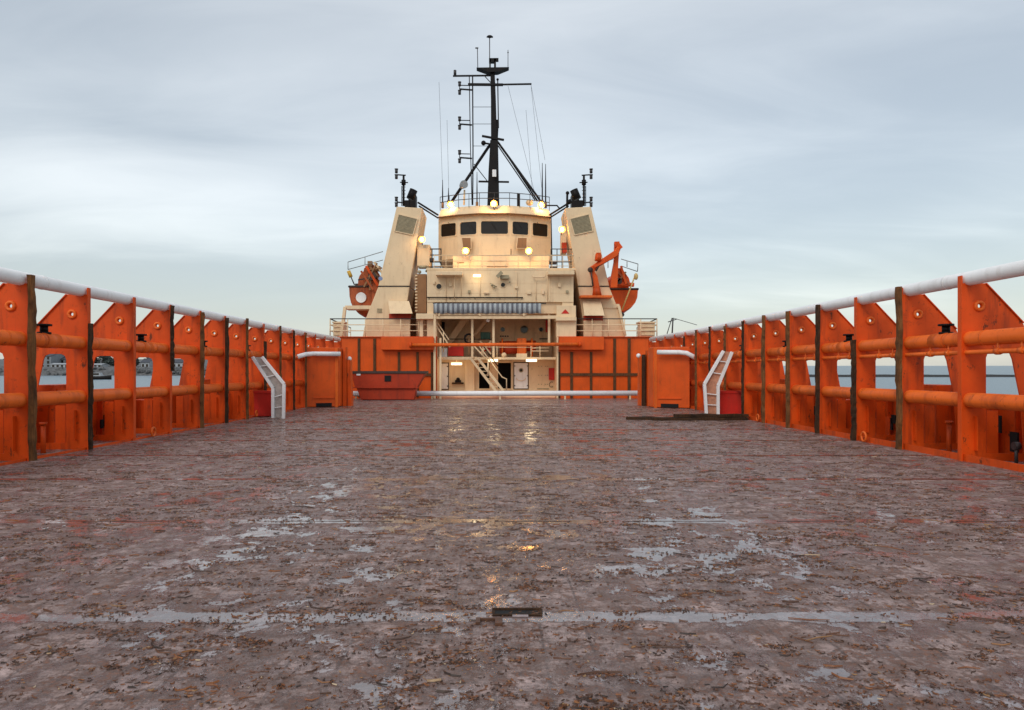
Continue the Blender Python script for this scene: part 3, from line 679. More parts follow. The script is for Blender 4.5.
# ------------------------------------------------------------------ forecastle bulkhead
YF = 46.0
ztop = ZZ(337.3, YF)
def bulkhead(px0, px1, label, verts_, hor, doubler):
    t = thing('bulkhead', label, 'wall', ((XX(px0,YF)+XX(px1,YF))/2, YF, 0), 'orange bulkheads below the house')
    MB().box(XX(px0,YF), XX(px1,YF), YF, YF+.15, 0, ztop).build('plate', ORANGE2, t)
    for (px, y0, y1, w) in verts_:
        MB().box(XX(px,YF)-w/2, XX(px,YF)+w/2, YF-.08, YF-.002, ZZ(y1,YF), ZZ(y0,YF)).build('timber_strip', TIMBER_M, t, bevel=.02)
    for (a, c_, y, h) in hor:
        MB().box(XX(a,YF), XX(c_,YF), YF-.1, YF-.083, ZZ(y,YF)-h/2, ZZ(y,YF)+h/2).build('timber_strip', TIMBER_M, t)
    x0, x1 = doubler
    MB().box(XX(x0,YF), XX(x1,YF), YF-.45, YF-.002, ZZ(350,YF), ztop-.02).build('ledge_box', ORANGE2, t, bevel=.02)
    MB().box(XX(px0,YF), XX(px1,YF), YF-.12, YF+.2, ztop+.002, ztop+.05).build('gutter', ORANGE, t)
    return t
bulkhead(337.5, 437, 'orange bulkhead left of the house doorway behind the red skip', [(359,338.5,397,.15),(374.7,338.5,397,.17),(399,352,397,.15),(417.6,352,397,.15),(432,352,397,.14)], [(340,435,374.7,.16)], (382,434.5))
bulkhead(557, 652, 'orange bulkhead with a dark timber grid right of the house doorway', [(559,352,398,.15),(571.5,352,398,.17),(591,352,398,.15),(614.5,338.5,398,.17),(629,338.5,398,.18)], [(559,641,374.5,.17)], (558.5,603))

# forecastle deck
b = MB(); b.box(XX(337.5,YF), XX(437,YF)-.05, YF+.15, 60, ztop-.12, ztop-.02); b.box(XX(557,YF)+.05, XX(652,YF), YF+.15, 60, ztop-.12, ztop-.02)
struct(b.build('forecastle_deck', ORANGE2))

# orange spar and white stop pipe across the deck
t = thing('crossbar', 'orange tubular crossbar spanning the recess below the house', 'crossbar', (0, 45.4, 3.2))
a, c_ = at(410,345,45.35), at(580.5,344.2,45.35)
MB().tube([a, c_], .105, 16).build('bar', PIPEOR, t)
MB().tube([a-Vector((.04,0,0)), a+Vector((.12,0,0))], .165, 14).tube([c_-Vector((.12,0,0)), c_+Vector((.04,0,0))], .165, 14).build('end_flanges', ORANGE, t)
t = thing('stop_pipe', 'white pipe on low feet running across the deck before the house', 'pipe', (0, 44.7, 0))
z = ZZ(393.6, 44.6)
MB().tube([(XX(351,44.6),44.6,z), (XX(638.5,44.6),44.6,z+.03)], .15, 16).build('pipe', WHITE, t)
for px in (356, 432, 500, 565, 630):
    MB().box(XX(px,44.6)-.05, XX(px,44.6)+.05, 44.55, 44.65, 0, z-.1).build('foot', CREAM, t)

# red skip
t = thing('skip', 'dented dark red steel skip with sloping ends standing by the left bulkhead', 'skip', (-6.2, 43.4, 0))
Y = 42.9
b = MB(); dpt = 1.2
def px8(p, Y, d): return [at(x,y,Y) for x,y in p]
top = [(352,373.5),(423,373.5)]; mid_ = [(355,387.5),(417,387.5)]; bot = [(361,399.6),(414,399.6)]
b.prism(px8([mid_[0], mid_[1], (425,373.5), (351,373.5)], Y, 0), (0,dpt,0)); b.build('hopper', RED, t, bevel=.02)
MB().prism(px8([bot[0], bot[1], (416,388), (356.5,388)], Y+.08, 0), (0,dpt-.16,0)).build('lower_body', RED, t, bevel=.02)
MB().bpx(349.5, 371, 426.5, 373.6, Y-.05, dpt+.1).build('rim', BROWNHULL, t, bevel=.01)
MB().bpx(349.5+35, 375.5, 391, 381.5, Y-.03, .028).build('plate_hole', DARK, t)
MB().bpx(353, 387, 418.5, 388.2, Y-.06, .05).build('rib', RED, t)
MB().bpx(363, 399.0, 413, 400.6, Y+.1, .9).build('skid', BLACK, t)
MB().bpx(356.5, 373.8, 360.5, 375.4, Y-.03, .02).build('sticker', WHITE, t)

# ------------------------------------------------------------------ deckhouse
H = thing('deckhouse', 'cream deckhouse with curved wheelhouse and open two-storey recess at deck level', 'deckhouse', (0, 48, 0))
YR, YU = 48.4, 50.6                # lower and upper back walls of the recess
mz = ZZ(357.5, 46.1)               # mezzanine deck
# lower recess back wall with door openings
dz0, dz1 = ZZ(388.5, YR), ZZ(362.8, YR)
w = MB()
op = [(479,489.5), (498,511)]
edges_x = [437-6, 479, 489.5, 498, 511, 557+6]
for a_, c_ in ((431,479),(489.5,498),(511,563)): w.box(XX(a_,YR), XX(c_,YR), YR, YR+.1, 0, mz-.08)
for a_, c_ in op: w.box(XX(a_,YR), XX(c_,YR), YR, YR+.1, 0, dz0); w.box(XX(a_,YR), XX(c_,YR), YR, YR+.1, dz1, mz-.08)
w.build('recess_wall', CREAM, H)
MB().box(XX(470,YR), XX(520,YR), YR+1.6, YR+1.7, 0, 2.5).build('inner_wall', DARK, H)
for a_, c_ in op:
    f = MB(); f.bpx(a_-1, 361.8, a_, 389.4, YR-.06, .06); f.bpx(c_, 361.8, c_+1, 389.4, YR-.06, .06); f.bpx(a_-1, 361.8-.6, c_+1, 362.4, YR-.061, .058); f.bpx(a_-1, 388.8, c_+1, 389.8, YR-.062, .058)
    f.build('door_frame', CREAM, H)
def white_door(px0, px1, py0, py1, Y, round_win):
    d = MB().bpx(px0, py0, px1, py1, Y-.1, .07).build('door', WHITE, H, bevel=.02)
    fr = MB(); 
    fr.bpx(px0-.9, py0-.9, px1+.9, py1+.9, Y-.028, .026); fr.build('door_seal', BROWNHULL, d)
    dg = MB()
    for py in (py0+3, (py0+py1)/2, py1-3):
        for px in (px0, px1): dg.box(XX(px,Y)-.06, XX(px,Y)+.06, Y-.15, Y-.102, ZZ(py,Y)-.03, ZZ(py,Y)+.03)
    dg.build('dogs', DSTEEL, d)
    if round_win:
        cx_ = (px0+px1)/2; cc = at(cx_, py0+7.2, Y-.11)
        MB().tube([cc, cc+Vector((0,-.03,0))], .15, 16).build('port_rim', OLIVE, d)
        MB().tube([cc+Vector((0,-.032,0)), cc+Vector((0,-.04,0))], .09, 14).build('port_glass', GLASS, d)
        h = MB(); c2 = at(cx_, py0+15, Y-.16); h.tube([c2+Vector((.3*math.cos(a*math.pi/6)-.0, 0, -.0-.3*math.sin(a*math.pi/6)*.6)) for a in range(7)], .02, 6); h.build('handle', TAN, d)
white_door(514.3, 527.8, 363, 388.5, YR, True)
white_door(438.5, 448, 363.5, 389, YR, False)
# shelf with gear
MB().bpx(452, 382.5, 463.5, 384, YR-.3, .3).build('shelf', TIMBER_D, H)
b = MB(); b.bpx(455, 380, 461, 382.4, YR-.25, .15); b.ball(at(458, 379.5, YR-.2), .13); b.build('shelf_gear', BLACK, H)
# pilaster / ventilation trunk between left door and dark doorway
MB().bpx(465, 359.5, 474.5, 399, YR-.3, .298).build('trunking', CREAM, H, bevel=.02)
MB().box(XX(437,46), XX(557,46), 47.3, 48.38, 0, .2).build('plinth', CREAM, H)
# extinguisher cabinet
c_ = MB().bpx(549, 368, 554.5, 379.8, YR-.22, .2).build('fire_cabinet', BRIGHTRED, H, bevel=.01)
b = MB()
for py in (366, 375, 384):
    for px in (538, 541, 545, 547): b.bpx(px, py, px+1.2, py+.6, YR-.03, .028)
b.bpx(537, 388.3, 549, 389.2, YR-.05, .04); b.build('hooks', OLIVE, H)
b = MB(); b.tube([at(551,381,YR-.1)+Vector((.12*math.cos(a*.7),0,-.1-.03*a+.1*math.sin(a*.7))) for a in range(12)], .018, 6); b.build('hose', BROWNHULL, H)
# side walls of the recess
MB().box(XX(437,46)-.3, XX(437,46)-.02, 46.2, 50.6, 0, 5.3).build('side_wall', TAN, H)
MB().box(XX(557,46)+.02, XX(557,46)+.3, 46.2, 50.6, 0, 5.3).build('side_wall', TAN, H)
# mezzanine deck: right part fully, left part a landing
b = MB(); b.box(XX(437,46), XX(557,46), 46.7, 50.6, mz-.1, mz-.001); b.build('mezzanine', TAN, H)
MB().box(XX(437,46)+.02, XX(477,46), 46.55, 46.68, mz-.13, mz+.05).build('landing_edge', CREAM, H)
MB().box(XX(478,46), XX(557,46)-.02, 46.55, 46.68, mz-.12, mz+.03).build('landing_edge', CREAM, H)
# upper back wall
MB().box(XX(425,YU), XX(563,YU), YU, YU+.12, mz-.1, 5.6).build('recess_wall', TAN, H)
for px, r in ((502.7,.15),(524.2,.24),(541,.15)):
    cc = at(px, 329.5, YU)
    p = MB().tube([cc+Vector((0,.0,0)), cc+Vector((0,-.06,0))], r*1.18, 18).build('porthole', OLIVE if r > .2 else TAN, H)
    MB().tube([cc+Vector((0,-.061,0)), cc+Vector((0,-.07,0))], r, 18).build('pane', GLASS, p)
b = MB()
for px in (500, 502.2, 504.6, 507): b.bpx(px, 335.6, px+1.6, 336.9, YU-.02, .018)
b.bpx(539.5,338.3,549.5,339.3,YU-.1,.09); b.build('wall_fittings', DSTEEL, H)
MB().bpx(545.8, 320, 549.5, 332, 49.8, .3).build('fire_box', BRIGHTRED, H)
MB().bpx(439, 322, 444.5, 342, YU-.3, .28).build('switch_cabinet', BLACK, H)
# stair ramps behind the upper opening (casings)
MB().poly_px([(462,318),(470,318),(451,344),(444,344)], 49.6, .5).build('stair_casing', CREAM, H)
MB().poly_px([(486,318),(491,318),(476,335),(471,338)], 49.8, .4).build('stair_casing', TAN, H)
MB().tube([at(448,339,48.2), at(492,339.3,48.2)], .03, 6).build('hand_line', BLACK, H)
# posts of the recess front
for px, y0, y1, wd in ((434.8,304,399,.14),(440.6,338,399,.12)): MB().box(XX(px,45.9)-wd/2, XX(px,45.9)+wd/2, 45.75, 45.9, 0, ZZ(y0,45.9)).build('post', CREAM, H)
MB().box(XX(557.4,45.9)-.05, XX(557.4,45.9)+.05, 45.78, 45.9, 0, ZZ(337,45.9)).build('post', CREAM, H)
for px, y0, y1 in ((472.3,319,358),(493.5,319,357),(549,314,345)): MB().box(XX(px,46.5)-.07, XX(px,46.5)+.07, 46.42, 46.54, ZZ(y1,46.5), ZZ(y0,46.5)).build('post', CREAM, H)
# railing on the mezzanine edge
b = MB()
for py in (351, 354): b.tube([at(531,py-3,46.6), at(549,py-3,46.6)], .03, 6)
b.tube([at(483,347,46.6), at(531,347.5,46.6)], .02, 6)
for px in (531, 540): b.tube([at(px,346,46.6), at(px,357,46.6)], .03, 6)
for px in (497, 483): b.tube([at(px,346,46.62), at(px,357,46.62)], .035, 6)
b.build('mezzanine_rail', CREAM, H)
# main stair from the mezzanine to the deck
st = MB()
for dx in (0, 7.5):
    st.bar(at(470+dx,357.5,46.3), at(497+dx*1.0,392.5,46.3) if dx == 0 else at(503.5,391,46.3), .16, .06, up=(0,1,0))
st.build('stair_stringer', CREAM, H)
tr = MB()
for k in range(9):
    f = (k+.5)/9; p = at(470,358,46.3).lerp(at(497,392,46.3), f); tr.box(p.x, p.x+.45, 46.33, 46.9, p.z-.02, p.z+.02)
tr.build('tread', TAN, H)
hr = MB(); hr.tube([at(477,343,46.2), at(502,377,46.2), at(506.5,379,46.2), at(506.5,390,46.2)], .04, 6); hr.tube([at(488,361,46.2), at(488,376,46.2)], .05, 6); hr.tube([at(474,346,46.2), at(488,361,46.2)], .05, 6); hr.build('stair_rail', CREAM, H)
hr = MB(); hr.tube([at(482,344,46.12), at(500,369,46.12)], .035, 6); hr.build('hand_line', BLACK, H)
# upper-left small stair
hr = MB(); hr.bar(at(436,325,46.35), at(450,347,46.35), .08, .12, up=(0,1,0)); hr.bar(at(434.5,318,46.35), at(449,340,46.35), .05, up=(0,1,0)); hr.tube([at(443.5,332,46.3), at(443.5,352,46.3)], .04, 6); hr.build('side_stair', CREAM, H)
MB().bpx(440, 348, 447, 357, 47.6, .3).build('white_box', WHITE, H)
MB().bpx(448, 346, 463.5, 356, 47.7, .7).build('red_chest', BRIGHTRED, H, bevel=.03)
MB().bpx(480.5, 332, 490.5, 339, 48.6, .5).build('green_cabinet', GREEN, H, bevel=.03)
b = MB(); b.bar(at(480,341,47.6), at(491,354,47.6), .1, up=(0,1,0)); b.bar(at(491,341,47.62), at(480,354,47.62), .1, up=(0,1,0)); b.build('cross_brace', CREAM, H)
MB().bpx(481.5, 345, 490.5, 351, 47.9, .5).build('red_chest', BRIGHTRED, H, bevel=.03)

# main block, with the recess cut out below it
YM = 46.1
zc = ZZ(319, YM)
zt_ = ZZ(270, YM)
xa, xb = XX(427,YM), XX(573.5,YM)
w = MB(); w.box(xa, xb, YM, 58, ZZ(302,YM), zt_)
w.box(XX(557.5,YM)+.3, xb, YM+.05, 52, ztop, ZZ(302,YM)-.001)
w.box(xa, XX(434,YM), YM+.05, 52, ztop, ZZ(302,YM)-.001)
w.build('main_wall', CREAM, H)
b = MB()
for px in (470, 489, 506, 524, 543, 556): b.box(XX(px,YM)-.012, XX(px,YM)+.012, YM-.006, YM-.001, ZZ(299,YM), zt_-.1)
b.build('weld_seams', TAN, H)
MB().box(XX(549,YM), XX(550,YM), YM-.05, YM-.001, ZZ(301,YM), zt_-.15).build('corner_post', CREAM, H)
MB().box(XX(434,YM), XX(557.5,YM)+.3, YM+.2, YU+.1, 5.3, ZZ(302,YM)-.004).build('recess_ceiling', TAN, H)
MB().bpx(433, 315.5, 558.5, 318.8, 45.8, .25).build('lintel', CREAM, H, bevel=.01)
b = MB()
for px in (439, 480, 524): b.bpx(px-.7, 313, px+.7, 316, 45.7, .1)
b.bpx(436, 313.8, 527, 314.8, 45.72, .08); b.build('lintel_bracket', CREAM, H)
# furled corrugated canvas screen
b = MB(); rows = []
n = 264
x0, x1 = XX(433.5,45.75), XX(541,45.75)
for i in range(n+1):
    x = x0+(x1-x0)*i/n; yy = 45.68 + .05*math.sin(i*.52+.6*math.sin(i*.07)) + .02*math.sin(i*1.3)
    zt2, zb2 = ZZ(303.6,45.75), ZZ(313.5,45.75)+.02*math.sin(i*.23)
    rows.append([(x, yy, zt2), (x, yy+.015, (zt2+zb2)/2), (x, yy-.01, zb2)])
b.grid(rows); o = b.build('canvas_screen', BLUE, H); sm = o.modifiers.new('solid','SOLIDIFY'); sm.thickness = .02
MB().tube([at(433,303.2,45.75), at(546,303.4,45.75)], .035, 8).build('screen_rod', DSTEEL, H)
b = MB(); b.tube([at(427,297.4,46.0), at(523,297.6,46.0)], .035, 8)
for px in (429, 450, 475, 500, 522): b.tube([at(px,297.5,46.0), at(px,299.5,46.12)], .02, 6)
b.build('grab_rail', BLACK, H)
# balconies at the bridge deck
b = MB(); b.box(XX(427,YM)-.05, xb+.1, YM-.02, 58, zt_+.002, zt_+.12); b.build('bridge_deck', CREAM, H)
MB().bpx(435.5, 271.3, 462, 275, 45.2, .88).build('balcony', CREAM, H, bevel=.02)
MB().bpx(548, 270.5, 574.5, 274.5, 45.4, .68).build('balcony', CREAM, H, bevel=.02)
YB2 = 47.6
MB().bpx(453, 255.6, 549, 272, YB2, .5).build('bridge_front_lower', CREAM, H)
b = MB(); b.bpx(487.5, 260.6, 507, 261.3, YB2-.02, .018); b.bpx(487, 266.2, 507.5, 266.9, YB2-.02, .018); b.bpx(457,262.2,464,263,YB2-.02,.018); b.build('vent_slot', BROWN, H)
b = MB()
for py in (255.4, 261, 266): b.tube([at(434,py,46.2), at(574,py,46.2)], .022 if py > 256 else .035, 6)
for px in (434, 446, 458, 470, 482, 494, 506, 518, 530, 542, 552, 563, 574): b.tube([at(px,255.4,46.2), at(px,270.5,46.2)], .022, 6)
b.build('bridge_deck_rail', CREAM, H)

# wheelhouse: facetted front, seen from below
FX = [(438.5,49.5),(457.5,48.75),(479,48.3),(510,48.3),(531,48.75),(551,49.5)]     # (px at depth, depth)
base = [(XX(px,Y), Y) for px, Y in FX]
zb_, zt3 = ZZ(256,47.6), ZZ(214.5, 48.3)
hw0 = ZZ(234.0,48.3); hw1 = ZZ(221.2,48.3)
WIN = [((441,456.5)),((460.3,476.5)),((481,508)),((512.5,528.3)),((532.3,547.8))]
b = MB()
body_pts = base + [(base[-1][0], 57), (base[0][0], 57)]
for i in range(5):
    (x0,y0),(x1,y1) = base[i], base[i+1]
    d = Vector((x1-x0, y1-y0, 0)); L = d.length; d.normalize(); nrm = Vector((d.y, -d.x, 0))
    if nrm.y > 0: nrm = -nrm
    def u_of(px):       # where the sight line through px meets this facet
        k = (px-CX)/F; den = d.x - k*d.y; return (k*y0 - x0)/den
    ua, ub = max(.12,u_of(WIN[i][0])), min(L-.12,u_of(WIN[i][1]))
    outer = [(0,zb_),(L,zb_),(L,zt3),(0,zt3)]
    r_ = .08
    hole = [(ua,hw0+r_),(ua,hw1-r_),(ua+r_,hw1),(ub-r_,hw1),(ub,hw1-r_),(ub,hw0+r_),(ub-r_,hw0),(ua+r_,hw0)]
    fn = lambda u, v, w, x0=x0, y0=y0, d=d, nrm=nrm: (x0+d.x*u-nrm.x*w, y0+d.y*u-nrm.y*w, v)
    MB().plate(outer, [hole], 0, .08, fn).build('wheelhouse_wall', CREAM, H)
    fr = MB(); g = .05
    holeb = [(ua-g,hw0-g),(ub+g,hw0-g),(ub+g,hw1+g),(ua-g,hw1+g)]
    fr.plate(holeb, [hole], -.03, .028, fn); wo = fr.build('window', CREAM, H)
    MB().plate(hole, [], .05, .01, fn).build('pane', GLASS, wo)
b.bm.free()
MB().prism([(x,y+.4,zb_) for x,y in base]+[(base[-1][0],57,zb_),(base[0][0],57,zb_)], (0,0,.05)).build('wheelhouse_floor', CREAM, H)
b = MB(); b.box(base[0][0]-.001, base[0][0]+.08, 49.52, 57, zb_, zt3); b.box(base[-1][0]-.08, base[-1][0]+.001, 49.52, 57, zb_, zt3); b.box(base[0][0]+.1, base[-1][0]-.1, 56.9, 57, zb_, zt3); b.build('wheelhouse_side', CREAM, H)
# brow and roof
lo = [(XX(px,Y)*1.0, Y-.25) for px, Y in FX]
zl, zr_ = ZZ(214.3,48.3), ZZ(205.2, 48.3)
up_ = [(x*.955, y+.35) for x, y in lo]
b = MB(); V = b.grid([[(x,y,zl+.0) for x,y in lo], [(x*.985,y+.08,zl+.18) for x,y in lo], [(x,y,zr_) for x,y in up_]], smooth=False)
b.bm.faces.new([b.bm.verts.new((x,y,zr_)) for x,y in up_+[(up_[-1][0],57),(up_[0][0],57)]])
b.bm.faces.new([b.bm.verts.new((x,y,zl)) for x,y in lo+[(lo[-1][0],57),(lo[0][0],57)]])
b.grid([[(lo[0][0],y,zl) for y in (lo[0][1],57)], [(up_[0][0],y,zr_) for y in (up_[0][1],57)]], smooth=False)
b.grid([[(lo[-1][0],y,zl) for y in (lo[-1][1],57)], [(up_[-1][0],y,zr_) for y in (up_[-1][1],57)]], smooth=False)
b.build('roof', CREAM, H)
b = MB(); b.tube([(x,y-.06,zl-.02) for x,y in lo], .045, 6); b.build('roof_gutter', BROWN, H)
# tilted square windows below, conduit line
for px0, px1 in ((462,470.5),(518,526.7)):
    Y = 48.05; sk = 1.2 if px0 < 490 else -1.2
    wo = MB().poly_px([(px0-.6,237.2),(px1+.6,237.2),(px1+.6+sk*.3,248.6),(px0-.6+sk,248.6)], Y, .2).build('window', CREAM, H)
    MB().poly_px([(px0,237.9),(px1,237.9),(px1+sk*.3,248),(px0+sk,248)], Y-.012, .01).build('pane', BROWN, wo)
b = MB(); b.tube([at(549,222,50.2), at(549.5,256,50.2)], .05, 8); b.tube([at(551,214,50.2), at(552,262,50.2)], .04, 8); b.build('downpipe', BLACK, H)
b = MB(); b.tube([at(511,249,47.9), at(511,256,47.9)], .03, 6); b.build('conduit', BLACK, H)
# portholes, handle, lamp gear on the main block
for px, py, r in ((439,286.5,.17),(503,285,.14)):
    cc = at(px, py, YM-.002); p = MB().tube([cc, cc+Vector((0,-.05,0))], r*1.15, 18).build('porthole', CREAM, H)
    MB().tube([cc+Vector((0,-.051,0)), cc+Vector((0,-.058,0))], r*.95, 18).build('pane', GLASS, p)
b = MB(); b.tube([at(532.5,275.5,45.9), at(534,277.2,45.85), at(544,277.2,45.85), at(545.5,275.5,45.9)], .045, 8); b.build('grab_handle', TAN, H)
b = MB(); b.ball(at(492,285,45.9), .09); b.ball(at(494,287,45.9), .07); b.ball(at(509.5,282,45.9), .06); b.tube([at(490,283,45.95), at(497,287,45.95)], .03, 6); b.build('pipe_fittings', OLIVE, H)
b = MB(); b.bar(at(497,277,45.6), at(502,272,45.6), .18, .2); b.bpx(500,275,509,278.5,45.7,.35); b.build('winch_lamp_bracket', OLIVE, H)
for px in (452, 466): pass
b = MB(); b.tube([at(454.5,275,45.6), at(454.5,300,45.98)], .03, 6); b.build('drain_pipe', CREAM, H)

# brown louvred ladder casing and boxes between funnel and house
t2 = MB().bpx(415.5, 274, 426.3, 313, 46.9, 1.2).build('louvre_trunk', BROWN, H)
b = MB()
for k in range(12): b.bpx(415, 275+k*3.2, 417.3, 276.2+k*3.2, 46.85, .05); 
b.build('ladder_rungs', CREAM, t2)
MB().bpx(417, 244.5, 429.8, 266, 47.3, 1.4).build('side_cabinet', CREAM, H, bevel=.03)
b = MB(); b.tube([at(419,267,47), at(427,267,47)], .1, 8); b.ball(at(419.5,272,46.9), .12); b.tube([at(426,272,46.9), at(428,267,46.9), at(430,272,46.9)], .07, 8); b.build('pipe_bend', OLIVE, H)
MB().bpx(416, 313.5, 433.5, 319, 45.7, .8).build('life_raft_shelf', CREAM, H, bevel=.02)
MB().bpx(419.5, 319, 423, 337, 46.2, .2).build('post', CREAM, H); MB().bpx(428.5, 319, 431, 337, 46.2, .2).build('post', CREAM, H)
MB().bpx(570, 262, 592, 339, 50.2, .8).build('passage', BROWN, H)
MB().bpx(402, 290, 417, 339, 50.2, .8).build('passage', BROWN, H)
MB().bpx(416, 313, 436, 339, 48.5, .3).build('passage', TAN, H)
MB().bpx(561, 232, 566.5, 253.5, 48.6, .6).build('side_cabinet', CREAM, H)
MB().bpx(562, 242.5, 566.8, 252.5, 48.2, .35).build('life_ring_box', RED, H)
b = MB()
for px in (432, 441): b.tube([at(px,248.5,46.8), at(px,271,46.8)], .04, 6)
for py in (249, 255, 262, 267): b.tube([at(430,py,46.8), at(441,py,46.8)], .04, 6)
for px in (551, 557, 562, 571): b.tube([at(px,249,46.8), at(px,271,46.8)], .03, 6)
for py in (249, 255, 262): b.tube([at(551,py,46.8), at(572,py,46.8)], .03, 6)
b.build('wing_rail', DSTEEL, H)
b = MB(); b.bpx(549.5, 261.5, 556.5, 264, 46.4, .3); b.bpx(550, 266.5, 557, 268.5, 46.4, .3); b.bpx(429.5,258,433.5,261,46.6,.3); b.build('rail_gear', BROWNHULL, H)
# red-marked cream locker right of the recess
lk = MB().bpx(556.5, 305.5, 576, 337, 45.9, .9).build('locker', CREAM, H, bevel=.02)
MB().bpx(556, 317, 576.5, 320.5, 45.6, 1.25).build('locker_shelf', CREAM, lk)
MB().poly_px([(561.2,313.6),(565.3,309.2),(569.4,313.6)], 45.88, .012).build('warning_mark', BRIGHTRED, lk)

for px, y0, y1 in ((446,276,301),(461,278,296),(517,272,300),(536,280,301),(547.5,272,301),(480,279,296)):
    MB().tube([at(px,y0,46.04), at(px,y1,46.04)], .022, 6).build('conduit', CREAM, H)
for px, py, w_, h_, m_ in ((449,283,3,3.5,CREAM),(468,290,2.5,3,OLIVE),(515,286,3,2.4,CREAM),(527,291,4,3,CREAM),(542,290,2.2,4,TAN),(484,292,5,1.6,TAN),(558,283,3,4,CREAM),(566,290,2.5,3,OLIVE),(433,281,2,3,CREAM)):
    MB().bpx(px, py, px+w_, py+h_, 45.96, .13).build('junction_box', m_, H, bevel=.012)
for a_, c_, y_ in ((428,572,283.2),(428,572,293.4)):
    MB().box(XX(a_,YM), XX(c_,YM), YM-.009, YM-.002, ZZ(y_,YM)-.008, ZZ(y_,YM)+.008).build('weld_seam', TAN, H)
# wipers over the wheelhouse windows
for px in (451,469,494.5,520,540): MB().bar(at(px-3,222,48.1), at(px+2,229,48.1), .025, up=(0,1,0)).build('wiper', BLACK, H)
# roof rail
b = MB()
rp = [(XX(px,Y)*.97, Y-.05) for px, Y in FX]
zr2 = zr_+.02
for h in (.42, .78): b.tube([(x,y,zr2+h) for x,y in rp], .025, 6)
for i in range(5):
    for f in (0, .5): 
        x = rp[i][0]+(rp[i+1][0]-rp[i][0])*f; y = rp[i][1]+(rp[i+1][1]-rp[i][1])*f; b.tube([(x,y,zr_-.1),(x,y,zr2+.78)], .022, 6)
b.tube([(rp[5][0],rp[5][1],zr_-.1),(rp[5][0],rp[5][1],zr2+.78)], .022, 6)
b.build('roof_rail', DSTEEL, H)
b = MB(); b.box(XX(517,49), XX(519.5,49), 48.9, 49.05, zr_-.05, ZZ(193.5,49)); b.build('life_ring_post', BLACK, H)
b = MB(); b.ball(at(529.5,202.5,49.5), .25, (1,1,.85)); b.build('radome', TAN, H)
b = MB(); b.tube([at(464,205,49.3), at(464.5,190,49.3)], .06, 8); b.build('searchlight_stand', CREAM, H)
cc = at(463.5,185,49.2); MB().tube([cc+Vector((-.1,.25,0)), cc+Vector((.05,-.2,.0))], [.2,.27], 16).build('searchlight', STEEL, H)
b = MB(); b.grid([[ (XX(px,49),49, zr_-.02), (XX(px,49),49, zr_+.12*math.sin(math.pi*(px-500)/28)) ] for px in range(500,529,2)]); 
b.bm.free()

# ------------------------------------------------------------------ mast
M = thing('mast', 'black steel signal mast with stays and crossarms on the wheelhouse roof', 'mast', at(493,206,51))
YT = 51.0
def pt(px, py, dY=0): return at(px, py, YT+dY)
b = MB()
def col_(segs, name='mast_column'):
    m = MB()
    rows = []
    for px, py, wpx in segs:
        x, z, hw = XX(px,YT), ZZ(py,YT), wpx*YT/F/2
        rows.append([(x-hw,YT-hw*.8,z),(x+hw,YT-hw*.8,z),(x+hw,YT+hw*.8,z),(x-hw,YT+hw*.8,z)])
    V = m.grid(rows, smooth=False, closed=True); m.bm.faces.new(V[0]); m.bm.faces.new(V[-1]); return m.build(name, BLACK, M)
col_([(493.3,207,12),(493.6,170,10),(494,150,8.4),(494,141,7.6)])
col_([(494,141.5,6),(493.4,100,5),(492.5,72,4.4)])
MB().box(XX(492.3,50.2), XX(496.2,50.2), 50.35, 50.4, ZZ(176,50.2), ZZ(169,50.2)).build('mast_sign', WHITE, M)
b = MB(); b.prism([pt(476.5,67.5,-.3), pt(509,67,-.3), pt(498,71.5,-.3), pt(489,72,-.3)], (0,.6,0)); b.build('crow_platform', BLACK, M)
b = MB(); b.tube([pt(489.7,69), pt(489.6,38)], .035, 6); b.tube([pt(486.6,37), pt(493,37)], [.05,.06], 8); b.ball(pt(489.7,36.6), .2, (1,1,.35)); b.build('radio_antenna', DSTEEL, M)
b = MB(); b.tube([pt(477.8,67.5), pt(477.4,48)], .03, 6); b.bpx(475.3,47.3,478.3,48.4,YT,.06); b.tube([pt(508,67), pt(508,50)], .025, 6); b.ball(pt(508,52.5), .05); b.build('whip_antenna', DSTEEL, M)
b = MB(); b.bpx(489,58,495,62,YT-.1,.3); b.bpx(489.4,58,490.8,68,YT-.1,.1); b.bpx(494,58,496,68,YT-.1,.2); b.bar(pt(494,60), pt(498.5,60), .2); b.build('masthead_light_box', BLACK, M)
# crossarms
b = MB(); b.bar(pt(453,76,0), pt(493,75.5,0), .09, .1); b.bar(pt(468,84.5,-.1), pt(503,84.8,-.1), .15); b.bar(pt(500,84.6,-.1), pt(531.5,84,-.1), .09, .1)
b.bar(pt(485,76.5), pt(491,83), .05); b.bar(pt(482,136,-.2), pt(504,140,-.2), .13); b.bar(pt(478.5,181.5,-.2), pt(509,182,-.2), .11); b.build('crossarm', BLACK, M)
b = MB(); b.tube([pt(497.7,80), pt(498.5,128)], .045, 6); b.ball(pt(497.6,79.5), .09); b.tube([pt(496.4,140), pt(497.5,120)], .1, 8); b.ball(pt(483.5,143,-.2), .17); b.bar(pt(483,143,-.2), pt(490,144,-.2), .1); b.build('mast_fittings', BLACK, M)
